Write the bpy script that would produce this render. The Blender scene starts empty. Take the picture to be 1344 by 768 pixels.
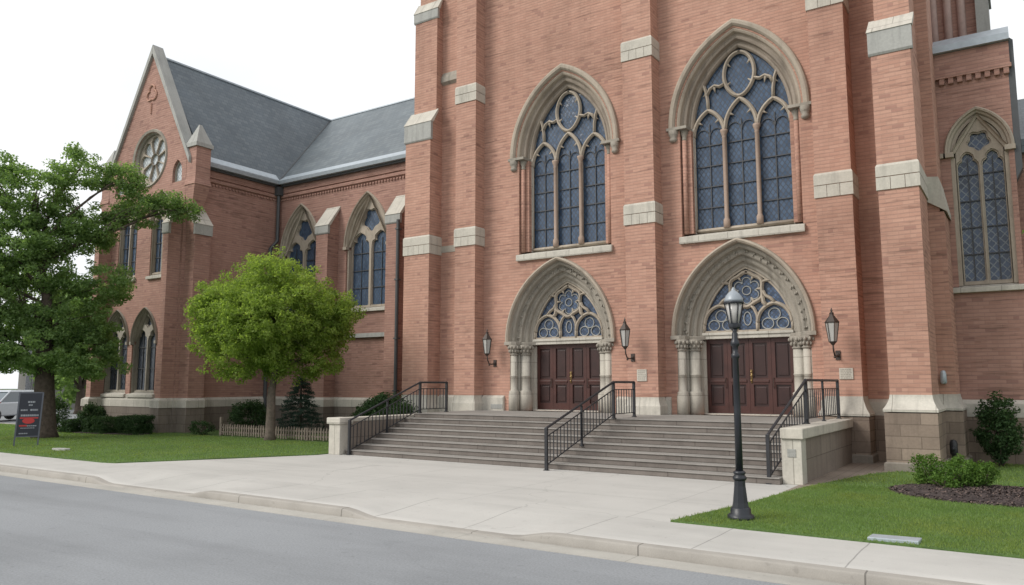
import bpy, math, random
import numpy as np
from mathutils import Vector, Matrix
from mathutils.geometry import delaunay_2d_cdt
PI = math.pi
R = math.radians
random.seed(7)
rng = np.random.default_rng(11)
scene = bpy.context.scene
COL = scene.collection

# ---------------------------------------------------------------- materials
def new_mat(name):
    m = bpy.data.materials.new(name); m.use_nodes = True
    nt = m.node_tree
    return m, nt, nt.nodes['Principled BSDF']

def N(nt, typ, **kw):
    n = nt.nodes.new(typ)
    for k, v in kw.items():
        if k.startswith('i_'):
            n.inputs[k[2:]].default_value = v
        else:
            setattr(n, k, v)
    return n

def L(nt, a, ao, b, bi):
    nt.links.new(a.outputs[ao], b.inputs[bi])

def math_n(nt, op, a=None, b=None, va=None, vb=None):
    n = nt.nodes.new('ShaderNodeMath'); n.operation = op
    if a is not None: nt.links.new(a, n.inputs[0])
    elif va is not None: n.inputs[0].default_value = va
    if b is not None: nt.links.new(b, n.inputs[1])
    elif vb is not None: n.inputs[1].default_value = vb
    return n.outputs[0]

def ramp(nt, fac, stops):
    r = nt.nodes.new('ShaderNodeValToRGB')
    els = r.color_ramp.elements
    while len(els) < len(stops): els.new(0.5)
    for e, (p, c) in zip(els, stops):
        e.position = p
        e.color = (c, c, c, 1) if isinstance(c, (int, float)) else (*c, 1)
    nt.links.new(fac, r.inputs[0])
    return r.outputs[0]

def mixc(nt, typ, fac, a, b):
    n = nt.nodes.new('ShaderNodeMix'); n.data_type = 'RGBA'; n.blend_type = typ
    for sock, v in ((n.inputs[0], fac), (n.inputs[6], a), (n.inputs[7], b)):
        if isinstance(v, (int, float)): sock.default_value = v
        elif isinstance(v, tuple): sock.default_value = (*v, 1)
        else: nt.links.new(v, sock)
    return n.outputs[2]

def wall_uv(nt):
    """(along the wall, height) from world position and true normal"""
    g = nt.nodes.new('ShaderNodeNewGeometry')
    sp = nt.nodes.new('ShaderNodeSeparateXYZ'); nt.links.new(g.outputs['Position'], sp.inputs[0])
    sn = nt.nodes.new('ShaderNodeSeparateXYZ'); nt.links.new(g.outputs['True Normal'], sn.inputs[0])
    ax = math_n(nt, 'ABSOLUTE', sn.outputs[0]); ay = math_n(nt, 'ABSOLUTE', sn.outputs[1])
    side = math_n(nt, 'GREATER_THAN', ax, ay)
    mx = nt.nodes.new('ShaderNodeMix'); mx.data_type = 'FLOAT'
    nt.links.new(side, mx.inputs[0]); nt.links.new(sp.outputs[0], mx.inputs[2]); nt.links.new(sp.outputs[1], mx.inputs[3])
    cb = nt.nodes.new('ShaderNodeCombineXYZ')
    nt.links.new(mx.outputs[0], cb.inputs[0]); nt.links.new(sp.outputs[2], cb.inputs[1])
    return cb.outputs[0], g.outputs['Position']

def noise(nt, vec, scale, detail=4, rough=0.55, vscale=None):
    n = N(nt, 'ShaderNodeTexNoise'); n.inputs['Scale'].default_value = scale
    n.inputs['Detail'].default_value = detail; n.inputs['Roughness'].default_value = rough
    if vscale:
        mp = nt.nodes.new('ShaderNodeMapping'); mp.inputs['Scale'].default_value = vscale
        nt.links.new(vec, mp.inputs['Vector']); vec = mp.outputs[0]
    nt.links.new(vec, n.inputs['Vector'])
    return n.outputs['Fac']

def brick_mat(name, c1, c2, mortar, bw=0.25, rh=0.10, ms=0.013, dark=0.5, rough=0.88, bump=0.5, stain=0.25):
    m, nt, b = new_mat(name)
    uv, pos = wall_uv(nt)
    # slight hand laid waviness
    wob = noise(nt, uv, 1.3, 2)
    wb = math_n(nt, 'MULTIPLY', math_n(nt, 'SUBTRACT', wob, vb=0.5), vb=0.035)
    cb = nt.nodes.new('ShaderNodeCombineXYZ'); nt.links.new(wb, cb.inputs[1])
    va = nt.nodes.new('ShaderNodeVectorMath'); va.operation = 'ADD'
    nt.links.new(uv, va.inputs[0]); nt.links.new(cb.outputs[0], va.inputs[1]); v2 = va.outputs[0]
    sp = nt.nodes.new('ShaderNodeSeparateXYZ'); nt.links.new(v2, sp.inputs[0])
    v = math_n(nt, 'MULTIPLY', sp.outputs[1], vb=1 / rh); row = math_n(nt, 'FLOOR', v); fv = math_n(nt, 'FRACT', v)
    u = math_n(nt, 'ADD', math_n(nt, 'MULTIPLY', sp.outputs[0], vb=1 / bw), math_n(nt, 'MULTIPLY', row, vb=0.5))
    # every sixth course is headers: half length bricks
    hd = math_n(nt, 'LESS_THAN', math_n(nt, 'FLOORED_MODULO', row, vb=6.0), vb=0.5)
    u = math_n(nt, 'MULTIPLY', u, math_n(nt, 'ADD', hd, vb=1.0))
    idu = math_n(nt, 'FLOOR', u); fu = math_n(nt, 'FRACT', u)
    cid = nt.nodes.new('ShaderNodeCombineXYZ'); nt.links.new(idu, cid.inputs[0]); nt.links.new(row, cid.inputs[1])
    wn = nt.nodes.new('ShaderNodeTexWhiteNoise'); nt.links.new(cid.outputs[0], wn.inputs['Vector'])
    col = mixc(nt, 'MIX', wn.outputs['Value'], c1, c2)
    burnt = math_n(nt, 'GREATER_THAN', wn.outputs['Value'], vb=0.955)
    col = mixc(nt, 'MULTIPLY', burnt, col, (0.74, 0.70, 0.72))
    hj = math_n(nt, 'LESS_THAN', fv, vb=2.0 * ms / rh)
    vj = math_n(nt, 'LESS_THAN', fu, vb=1.5 * ms / bw)
    jf = math_n(nt, 'MAXIMUM', math_n(nt, 'MULTIPLY', hj, vb=0.68), math_n(nt, 'MULTIPLY', vj, vb=0.3))  # bed joints mixed darker: their shadow line is put into the colour
    col = mixc(nt, 'MIX', jf, col, mortar)
    # courses of burnt headers: horizontally stretched streaks
    st = noise(nt, uv, 1.0, 3, 0.7, (0.8, 10.5, 1))
    big0 = noise(nt, uv, 0.33, 2)
    st2 = math_n(nt, 'ADD', st, math_n(nt, 'MULTIPLY', math_n(nt, 'SUBTRACT', big0, vb=0.5), vb=0.45))
    s = ramp(nt, st2, [(0.0, 1 - dark), (0.33, 1 - dark * 0.8), (0.43, 0.97), (0.60, 1.0), (0.76, 1.14)])
    col = mixc(nt, 'MULTIPLY', 1.0, col, s)
    big = noise(nt, pos, 0.28, 5, 0.6)
    bg = ramp(nt, big, [(0.25, 1 - stain), (0.5, 1.0), (0.75, 1 + stain * 0.5)])
    col = mixc(nt, 'MULTIPLY', 1.0, col, bg)
    # rain streaks, vertical
    rs = noise(nt, uv, 1.0, 4, 0.6, (2.2, 0.16, 1))
    r2 = ramp(nt, rs, [(0.3, 0.88), (0.52, 1.0), (1, 1.03)])
    col = mixc(nt, 'MULTIPLY', 0.8, col, r2)
    nt.links.new(col, b.inputs['Base Color'])
    b.inputs['Roughness'].default_value = rough
    b.inputs['Specular IOR Level'].default_value = 0.25
    bp = N(nt, 'ShaderNodeBump'); bp.inputs['Strength'].default_value = bump; bp.inputs['Distance'].default_value = 0.02
    fine = noise(nt, pos, 45, 2)
    h = math_n(nt, 'ADD', math_n(nt, 'MULTIPLY', jf, vb=-1.0), math_n(nt, 'MULTIPLY', fine, vb=0.35))
    nt.links.new(h, bp.inputs['Height']); nt.links.new(bp.outputs[0], b.inputs['Normal'])
    return m

def stone_mat(name, c, var=0.18, joint=None, rough=0.85, streak=0.25, scale=1.0, spec=0.3):
    m, nt, b = new_mat(name)
    uv, pos = wall_uv(nt)
    col = c
    n1 = noise(nt, pos, 1.1 * scale, 5, 0.62)
    r1 = ramp(nt, n1, [(0.25, 1 - var), (0.5, 1.0), (0.78, 1 + var * 0.6)])
    col = mixc(nt, 'MULTIPLY', 1.0, c, r1)
    n2 = noise(nt, pos, 18 * scale, 3, 0.6)
    r2 = ramp(nt, n2, [(0.3, 0.92), (0.7, 1.06)])
    col = mixc(nt, 'MULTIPLY', 1.0, col, r2)
    if streak:
        n3 = noise(nt, uv, 1.0, 4, 0.65, (4.5, 0.5, 1))
        r3 = ramp(nt, n3, [(0.28, 1 - streak), (0.5, 1.0)])
        col = mixc(nt, 'MULTIPLY', 1.0, col, r3)
    if joint:
        t = N(nt, 'ShaderNodeTexBrick'); t.offset = 0.5
        t.inputs['Scale'].default_value = 1; t.inputs['Brick Width'].default_value = joint[0]
        t.inputs['Row Height'].default_value = joint[1]; t.inputs['Mortar Size'].default_value = 0.012
        t.inputs['Mortar Smooth'].default_value = 0.3; t.inputs['Bias'].default_value = 0
        v = joint[2]
        t.inputs['Color1'].default_value = (1 - v, 1 - v * 1.1, 1 - v * 1.15, 1); t.inputs['Color2'].default_value = (1 + v * .7, 1 + v * .7, 1 + v * .6, 1)
        t.inputs['Mortar'].default_value = (0.6, 0.59, 0.58, 1)
        nt.links.new(uv, t.inputs['Vector'])
        col = mixc(nt, 'MULTIPLY', 1.0, col, t.outputs['Color'])
    nt.links.new(col, b.inputs['Base Color'])
    b.inputs['Roughness'].default_value = rough; b.inputs['Specular IOR Level'].default_value = spec
    bp = N(nt, 'ShaderNodeBump'); bp.inputs['Strength'].default_value = 0.3; bp.inputs['Distance'].default_value = 0.012
    nt.links.new(n2, bp.inputs['Height']); nt.links.new(bp.outputs[0], b.inputs['Normal'])
    return m

def plain_mat(name, c, rough=0.5, metal=0.0, var=0.1, scale=6.0, spec=0.5):
    m, nt, b = new_mat(name)
    g = nt.nodes.new('ShaderNodeNewGeometry')
    n1 = noise(nt, g.outputs['Position'], scale, 4)
    r1 = ramp(nt, n1, [(0.25, 1 - var), (0.75, 1 + var)])
    col = mixc(nt, 'MULTIPLY', 1.0, c, r1)
    nt.links.new(col, b.inputs['Base Color'])
    b.inputs['Roughness'].default_value = rough; b.inputs['Metallic'].default_value = metal
    b.inputs['Specular IOR Level'].default_value = spec
    return m

def glass_mat(name, c=(0.05, 0.085, 0.15), c2=(0.09, 0.13, 0.2), px=0.15, pz=0.21, lead=0.07, leadcol=(0.035, 0.045, 0.06)):
    """leaded diamond quarries, opaque from outside by day"""
    m, nt, b = new_mat(name)
    uv, pos = wall_uv(nt)
    s = nt.nodes.new('ShaderNodeSeparateXYZ'); nt.links.new(uv, s.inputs[0])
    u = math_n(nt, 'MULTIPLY', s.outputs[0], vb=1 / px); v = math_n(nt, 'MULTIPLY', s.outputs[1], vb=1 / pz)
    a = math_n(nt, 'ADD', u, v); d = math_n(nt, 'SUBTRACT', u, v)
    fa = math_n(nt, 'ABSOLUTE', math_n(nt, 'SUBTRACT', math_n(nt, 'FRACT', a), vb=0.5))
    fd = math_n(nt, 'ABSOLUTE', math_n(nt, 'SUBTRACT', math_n(nt, 'FRACT', d), vb=0.5))
    mx = math_n(nt, 'MAXIMUM', fa, fd)
    ln = math_n(nt, 'GREATER_THAN', mx, vb=0.5 - lead)
    ca = math_n(nt, 'FLOOR', a); cd = math_n(nt, 'FLOOR', d)
    cb = nt.nodes.new('ShaderNodeCombineXYZ'); nt.links.new(ca, cb.inputs[0]); nt.links.new(cd, cb.inputs[1])
    wn = nt.nodes.new('ShaderNodeTexWhiteNoise'); nt.links.new(cb.outputs[0], wn.inputs['Vector'])
    big = noise(nt, pos, 1.6, 3)
    f = math_n(nt, 'ADD', math_n(nt, 'MULTIPLY', wn.outputs['Value'], vb=0.45), math_n(nt, 'MULTIPLY', big, vb=0.75))
    f = ramp(nt, f, [(0.25, 0.0), (0.85, 1.0)])
    col = mixc(nt, 'MIX', f, c, c2)
    col = mixc(nt, 'MIX', ln, col, leadcol)
    nt.links.new(col, b.inputs['Base Color'])
    rg = math_n(nt, 'ADD', math_n(nt, 'MULTIPLY', ln, vb=0.35), vb=0.16)
    nt.links.new(rg, b.inputs['Roughness'])
    b.inputs['Specular IOR Level'].default_value = 0.5
    g_ = nt.nodes.new('ShaderNodeNewGeometry')
    tl = nt.nodes.new('ShaderNodeVectorMath'); tl.operation = 'MULTIPLY_ADD'; tl.inputs[1].default_value = (0.06, 0.0, 0.06)
    nt.links.new(wn.outputs['Color'], tl.inputs[0]); nt.links.new(g_.outputs['Normal'], tl.inputs[2])
    nz = nt.nodes.new('ShaderNodeVectorMath'); nz.operation = 'NORMALIZE'; nt.links.new(tl.outputs[0], nz.inputs[0])
    bp = N(nt, 'ShaderNodeBump'); bp.inputs['Strength'].default_value = 0.35; bp.inputs['Distance'].default_value = 0.02
    nt.links.new(nz.outputs[0], bp.inputs['Normal'])
    h = math_n(nt, 'ADD', math_n(nt, 'MULTIPLY', ln, vb=0.6), math_n(nt, 'MULTIPLY', noise(nt, pos, 7, 2), vb=0.9))
    nt.links.new(h, bp.inputs['Height']); nt.links.new(bp.outputs[0], b.inputs['Normal'])
    return m

def leaf_mat(name, c1, c2, c3, trans=0.35, dry=None):
    m, nt, b = new_mat(name)
    g = nt.nodes.new('ShaderNodeNewGeometry')
    n1 = noise(nt, g.outputs['Position'], 0.9, 3)
    f = math_n(nt, 'ADD', math_n(nt, 'MULTIPLY', g.outputs['Random Per Island'], vb=0.55), math_n(nt, 'MULTIPLY', n1, vb=0.55))
    col = ramp(nt, f, [(0.2, c1), (0.52, c2), (0.85, c3)])
    if dry:
        col = mixc(nt, 'MULTIPLY', ramp(nt, noise(nt, g.outputs['Position'], 0.55, 4, 0.65), [(0.44, 0.0), (0.68, 1.0)]), col, dry)
    nt.links.new(col, b.inputs['Base Color'])
    b.inputs['Roughness'].default_value = 0.65; b.inputs['Specular IOR Level'].default_value = 0.2
    tr = nt.nodes.new('ShaderNodeBsdfTranslucent'); nt.links.new(mixc(nt, 'MULTIPLY', 1.0, col, (1.3, 1.35, 0.7)), tr.inputs['Color'])
    ms = nt.nodes.new('ShaderNodeMixShader'); ms.inputs[0].default_value = trans
    nt.links.new(b.outputs[0], ms.inputs[1]); nt.links.new(tr.outputs[0], ms.inputs[2])
    nt.links.new(ms.outputs[0], nt.nodes['Material Output'].inputs['Surface'])
    return m

def ground_mat(name, c, var=0.12, fine=0.1, scale=0.4, joints=None, rough=0.9, bump=0.2, cracks=0.0, patch=None, fscale=60):
    m, nt, b = new_mat(name)
    g = nt.nodes.new('ShaderNodeNewGeometry'); pos = g.outputs['Position']
    n1 = noise(nt, pos, scale, 5, 0.6)
    col = mixc(nt, 'MULTIPLY', 1.0, c, ramp(nt, n1, [(0.28, 1 - var), (0.5, 1.0), (0.75, 1 + var * 0.7)]))
    n2 = noise(nt, pos, fscale, 3, 0.7)
    col = mixc(nt, 'MULTIPLY', 1.0, col, ramp(nt, n2, [(0.3, 1 - fine), (0.7, 1 + fine)]))
    # long stains along the street
    n3 = noise(nt, pos, 1.0, 4, 0.6, (0.16, 1.1, 1))
    col = mixc(nt, 'MULTIPLY', 1.0, col, ramp(nt, n3, [(0.3, 1 - var * 0.8), (0.52, 1.0)]))
    n5 = noise(nt, pos, 7.5, 2, 0.5)
    col = mixc(nt, 'MULTIPLY', 1.0, col, ramp(nt, n5, [(0.66, 1.0), (0.73, 1 - var * 0.9)]))
    if patch:
        n4 = noise(nt, pos, 2.3, 3, 0.6)
        col = mixc(nt, 'MULTIPLY', 1.0, col, ramp(nt, n4, [(0.62, 1.0), (0.74, patch)]))
    s = nt.nodes.new('ShaderNodeSeparateXYZ'); nt.links.new(pos, s.inputs[0])
    if joints:
        for idx, per, off, w, dk in joints:
            x = math_n(nt, 'ADD', s.outputs[idx], math_n(nt, 'MULTIPLY', math_n(nt, 'SUBTRACT', noise(nt, pos, 0.8, 2), vb=0.5), vb=0.05))
            x = math_n(nt, 'MULTIPLY', math_n(nt, 'ADD', x, vb=off), vb=1 / per)
            fr = math_n(nt, 'FRACT', x)
            dd = math_n(nt, 'MULTIPLY', math_n(nt, 'ABSOLUTE', math_n(nt, 'SUBTRACT', fr, vb=0.5)), vb=per)
            ln = math_n(nt, 'LESS_THAN', dd, vb=w)
            col = mixc(nt, 'MULTIPLY', ln, col, (dk, dk, dk))
    if cracks:
        vo = N(nt, 'ShaderNodeTexVoronoi'); vo.feature = 'DISTANCE_TO_EDGE'; vo.inputs['Scale'].default_value = 0.22
        wv = N(nt, 'ShaderNodeTexNoise'); wv.inputs['Scale'].default_value = 1.4; nt.links.new(pos, wv.inputs['Vector'])
        va = nt.nodes.new('ShaderNodeVectorMath'); va.operation = 'MULTIPLY_ADD'; va.inputs[1].default_value = (0.9, 0.9, 0)
        nt.links.new(wv.outputs['Color'], va.inputs[0]); nt.links.new(pos, va.inputs[2])
        nt.links.new(va.outputs[0], vo.inputs['Vector'])
        ln = math_n(nt, 'LESS_THAN', vo.outputs['Distance'], vb=0.0028)
        col = mixc(nt, 'MULTIPLY', ln, col, (1 - cracks,) * 3)
    nt.links.new(col, b.inputs['Base Color'])
    b.inputs['Roughness'].default_value = rough; b.inputs['Specular IOR Level'].default_value = 0.3
    bp = N(nt, 'ShaderNodeBump'); bp.inputs['Strength'].default_value = bump; bp.inputs['Distance'].default_value = 0.01
    nt.links.new(n2, bp.inputs['Height']); nt.links.new(bp.outputs[0], b.inputs['Normal'])
    return m

def slate_mat(name, c, axis):
    """small slates in courses; axis = world axis along the ridge"""
    m, nt, b = new_mat(name)
    g = nt.nodes.new('ShaderNodeNewGeometry'); pos = g.outputs['Position']
    s = nt.nodes.new('ShaderNodeSeparateXYZ'); nt.links.new(pos, s.inputs[0])
    cb = nt.nodes.new('ShaderNodeCombineXYZ')
    nt.links.new(s.outputs[axis], cb.inputs[0]); nt.links.new(s.outputs[2], cb.inputs[1])
    t = N(nt, 'ShaderNodeTexBrick'); t.offset = 0.5
    t.inputs['Scale'].default_value = 1; t.inputs['Brick Width'].default_value = 0.3
    t.inputs['Row Height'].default_value = 0.19; t.inputs['Mortar Size'].default_value = 0.014; t.inputs['Mortar Smooth'].default_value = 0.2
    t.inputs['Color1'].default_value = (0.80, 0.83, 0.86, 1); t.inputs['Color2'].default_value = (1.15, 1.13, 1.1, 1); t.inputs['Mortar'].default_value = (0.72, 0.72, 0.74, 1)
    nt.links.new(cb.outputs[0], t.inputs['Vector'])
    col = mixc(nt, 'MULTIPLY', 1.0, c, t.outputs['Color'])
    n = noise(nt, pos, 0.5, 5)
    col = mixc(nt, 'MULTIPLY', 1.0, col, ramp(nt, n, [(0.3, 0.86), (0.7, 1.12)]))
    nt.links.new(col, b.inputs['Base Color']); b.inputs['Roughness'].default_value = 0.55; b.inputs['Specular IOR Level'].default_value = 0.5
    bp = N(nt, 'ShaderNodeBump'); bp.inputs['Strength'].default_value = 0.4; bp.inputs['Distance'].default_value = 0.02
    nt.links.new(math_n(nt, 'MULTIPLY', t.outputs['Fac'], vb=-1), bp.inputs['Height']); nt.links.new(bp.outputs[0], b.inputs['Normal'])
    return m

M = {}
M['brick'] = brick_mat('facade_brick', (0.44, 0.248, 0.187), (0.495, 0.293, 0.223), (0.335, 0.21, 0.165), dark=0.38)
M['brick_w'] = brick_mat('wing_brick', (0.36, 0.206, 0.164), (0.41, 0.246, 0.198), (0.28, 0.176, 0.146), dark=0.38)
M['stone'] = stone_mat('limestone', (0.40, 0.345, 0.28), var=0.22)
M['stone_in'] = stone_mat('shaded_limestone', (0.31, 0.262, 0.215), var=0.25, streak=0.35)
M['mullion'] = stone_mat('brown_mullion_stone', (0.37, 0.28, 0.225), var=0.2)
M['stone_pale'] = stone_mat('pale_limestone', (0.50, 0.475, 0.42), joint=(0.9, 0.9, 0.05))
M['stone_band'] = stone_mat('banded_limestone', (0.50, 0.47, 0.41), var=0.15)
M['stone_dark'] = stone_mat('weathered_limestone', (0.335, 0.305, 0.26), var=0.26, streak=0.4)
M['stone_grey'] = stone_mat('grey_capstone', (0.36, 0.36, 0.34), var=0.15)
M['stone_shaft'] = stone_mat('column_stone', (0.45, 0.42, 0.365), var=0.14, joint=(9.0, 0.55, 0.04))
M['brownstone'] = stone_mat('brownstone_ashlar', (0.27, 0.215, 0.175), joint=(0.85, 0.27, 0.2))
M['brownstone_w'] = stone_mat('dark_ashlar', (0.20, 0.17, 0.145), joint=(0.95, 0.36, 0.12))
M['plinth'] = stone_mat('plinth_stone', (0.27, 0.24, 0.205), var=0.2)
M['ashlar'] = stone_mat('cheek_ashlar', (0.235, 0.20, 0.17), joint=(0.95, 0.47, 0.10))
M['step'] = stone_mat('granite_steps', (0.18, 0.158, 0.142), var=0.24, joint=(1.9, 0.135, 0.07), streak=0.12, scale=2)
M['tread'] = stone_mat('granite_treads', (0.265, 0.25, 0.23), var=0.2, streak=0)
M['glass'] = glass_mat('leaded_glass', (0.032, 0.058, 0.105), (0.07, 0.112, 0.18), px=0.15, pz=0.21, lead=0.09, leadcol=(0.022, 0.03, 0.045))
M['glass_d'] = glass_mat('dark_leaded_glass', (0.018, 0.024, 0.035), (0.05, 0.06, 0.08))
M['glass_b'] = glass_mat('blue_stained_glass', (0.016, 0.03, 0.065), (0.09, 0.14, 0.24), px=0.13, pz=0.13, lead=0.09)
M['glass_r'] = glass_mat('lattice_glass', (0.012, 0.024, 0.05), (0.04, 0.07, 0.13), px=0.2, pz=0.23, lead=0.085, leadcol=(0.19, 0.215, 0.24))
M['glass_g'] = glass_mat('pale_rose_glass', (0.38, 0.42, 0.44), (0.60, 0.64, 0.66), px=0.2, pz=0.2, lead=0.04)
M['lead'] = plain_mat('lead_bar', (0.05, 0.052, 0.058), 0.6)
M['whitelead'] = plain_mat('pale_lead', (0.5, 0.52, 0.52), 0.6)
M['door'] = plain_mat('dark_oak', (0.062, 0.021, 0.016), 0.42, var=0.25, scale=3)
M['door_panel'] = plain_mat('dark_oak_panel', (0.036, 0.014, 0.012), 0.4, var=0.25, scale=3)
M['brass'] = plain_mat('brass', (0.33, 0.23, 0.10), 0.45, 0.7)
M['iron'] = plain_mat('black_iron', (0.022, 0.023, 0.027), 0.45, 0.0, 0.25)
M['iron_post'] = plain_mat('painted_post', (0.014, 0.017, 0.023), 0.4, 0.0, 0.2)
M['bronze'] = plain_mat('aged_bronze', (0.055, 0.042, 0.036), 0.5, 0.3)
M['slate_x'] = slate_mat('slate_nave', (0.125, 0.15, 0.165), 0)
M['slate_y'] = slate_mat('slate_transept', (0.11, 0.135, 0.155), 1)
M['zinc'] = plain_mat('zinc_flashing', (0.38, 0.43, 0.47), 0.4, 0.2, 0.12)
M['darkmetal'] = plain_mat('dark_flashing', (0.07, 0.075, 0.08), 0.5)
M['bark'] = plain_mat('bark', (0.075, 0.058, 0.045), 0.95, 0, 0.45, 9)
M['bark_grey'] = plain_mat('grey_bark', (0.13, 0.105, 0.085), 0.95, 0, 0.4, 9)
M['concrete'] = ground_mat('plaza_concrete', (0.455, 0.445, 0.42), 0.12, 0.05, 0.35, [(0, 3.2, 0.4, 0.008, 0.72), (1, 2.9, 0.2, 0.008, 0.75)], bump=0.08, cracks=0.14, patch=0.93)
M['walk'] = ground_mat('walk_concrete', (0.455, 0.445, 0.42), 0.12, 0.05, 0.5, [(0, 1.75, 0.95, 0.009, 0.62)], bump=0.08, patch=0.94)
M['kerb'] = ground_mat('kerb_concrete', (0.335, 0.315, 0.285), 0.18, 0.07, 1.2, [(0, 2.6, 0.3, 0.01, 0.5)], bump=0.15)
M['gutter'] = ground_mat('gutter_concrete', (0.40, 0.385, 0.35), 0.2, 0.07, 0.8, [(0, 2.6, 0.3, 0.008, 0.7)], bump=0.15)
M['asphalt'] = ground_mat('asphalt', (0.25, 0.262, 0.275), 0.16, 0.17, 0.22, None, bump=0.35, cracks=0.05, fscale=38)
M['lawn'] = ground_mat('turf', (0.085, 0.145, 0.04), 0.25, 0.3, 0.7, None, bump=0.4, fscale=25)
M['field'] = ground_mat('far_ground', (0.06, 0.095, 0.035), 0.3, 0.2, 0.1, None)
M['mulch'] = ground_mat('mulch', (0.058, 0.045, 0.043), 0.3, 0.5, 1.5, None, bump=1.0, fscale=22)
M['paver'] = ground_mat('paver_strip', (0.27, 0.225, 0.185), 0.2, 0.15, 1.2, [(0, 0.22, 0, 0.008, 0.7), (1, 0.22, 0, 0.008, 0.7)], bump=0.3)
M['leaf_dark'] = leaf_mat('dark_leaves', (0.115, 0.185, 0.07), (0.185, 0.285, 0.11), (0.265, 0.38, 0.165), 0.6)
M['leaf_lime'] = leaf_mat('lime_leaves', (0.17, 0.25, 0.06), (0.245, 0.335, 0.08), (0.325, 0.42, 0.12), 0.62)
M['leaf_shrub'] = leaf_mat('shrub_leaves', (0.045, 0.10, 0.022), (0.095, 0.18, 0.034), (0.16, 0.265, 0.06), 0.45)
M['leaf_yew'] = leaf_mat('yew_leaves', (0.02, 0.045, 0.017), (0.035, 0.073, 0.026), (0.06, 0.11, 0.038), 0.3)
M['leaf_spruce'] = leaf_mat('spruce_needles', (0.012, 0.028, 0.02), (0.024, 0.052, 0.038), (0.05, 0.085, 0.062), 0.15)
M['grass'] = leaf_mat('grass_blades', (0.11, 0.185, 0.052), (0.165, 0.26, 0.075), (0.23, 0.33, 0.115), 0.45, (1.28, 1.06, 0.95))
M['wood'] = plain_mat('weathered_pickets', (0.20, 0.165, 0.135), 0.9, 0, 0.3, 4)

# ---------------------------------------------------------------- mesh helpers
def in_poly(x, y, poly):
    c = False; n = len(poly); j = n - 1
    for i in range(n):
        xi, yi = poly[i]; xj, yj = poly[j]
        if (yi > y) != (yj > y) and x < (xj - xi) * (y - yi) / (yj - yi) + xi: c = not c
        j = i
    return c

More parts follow.
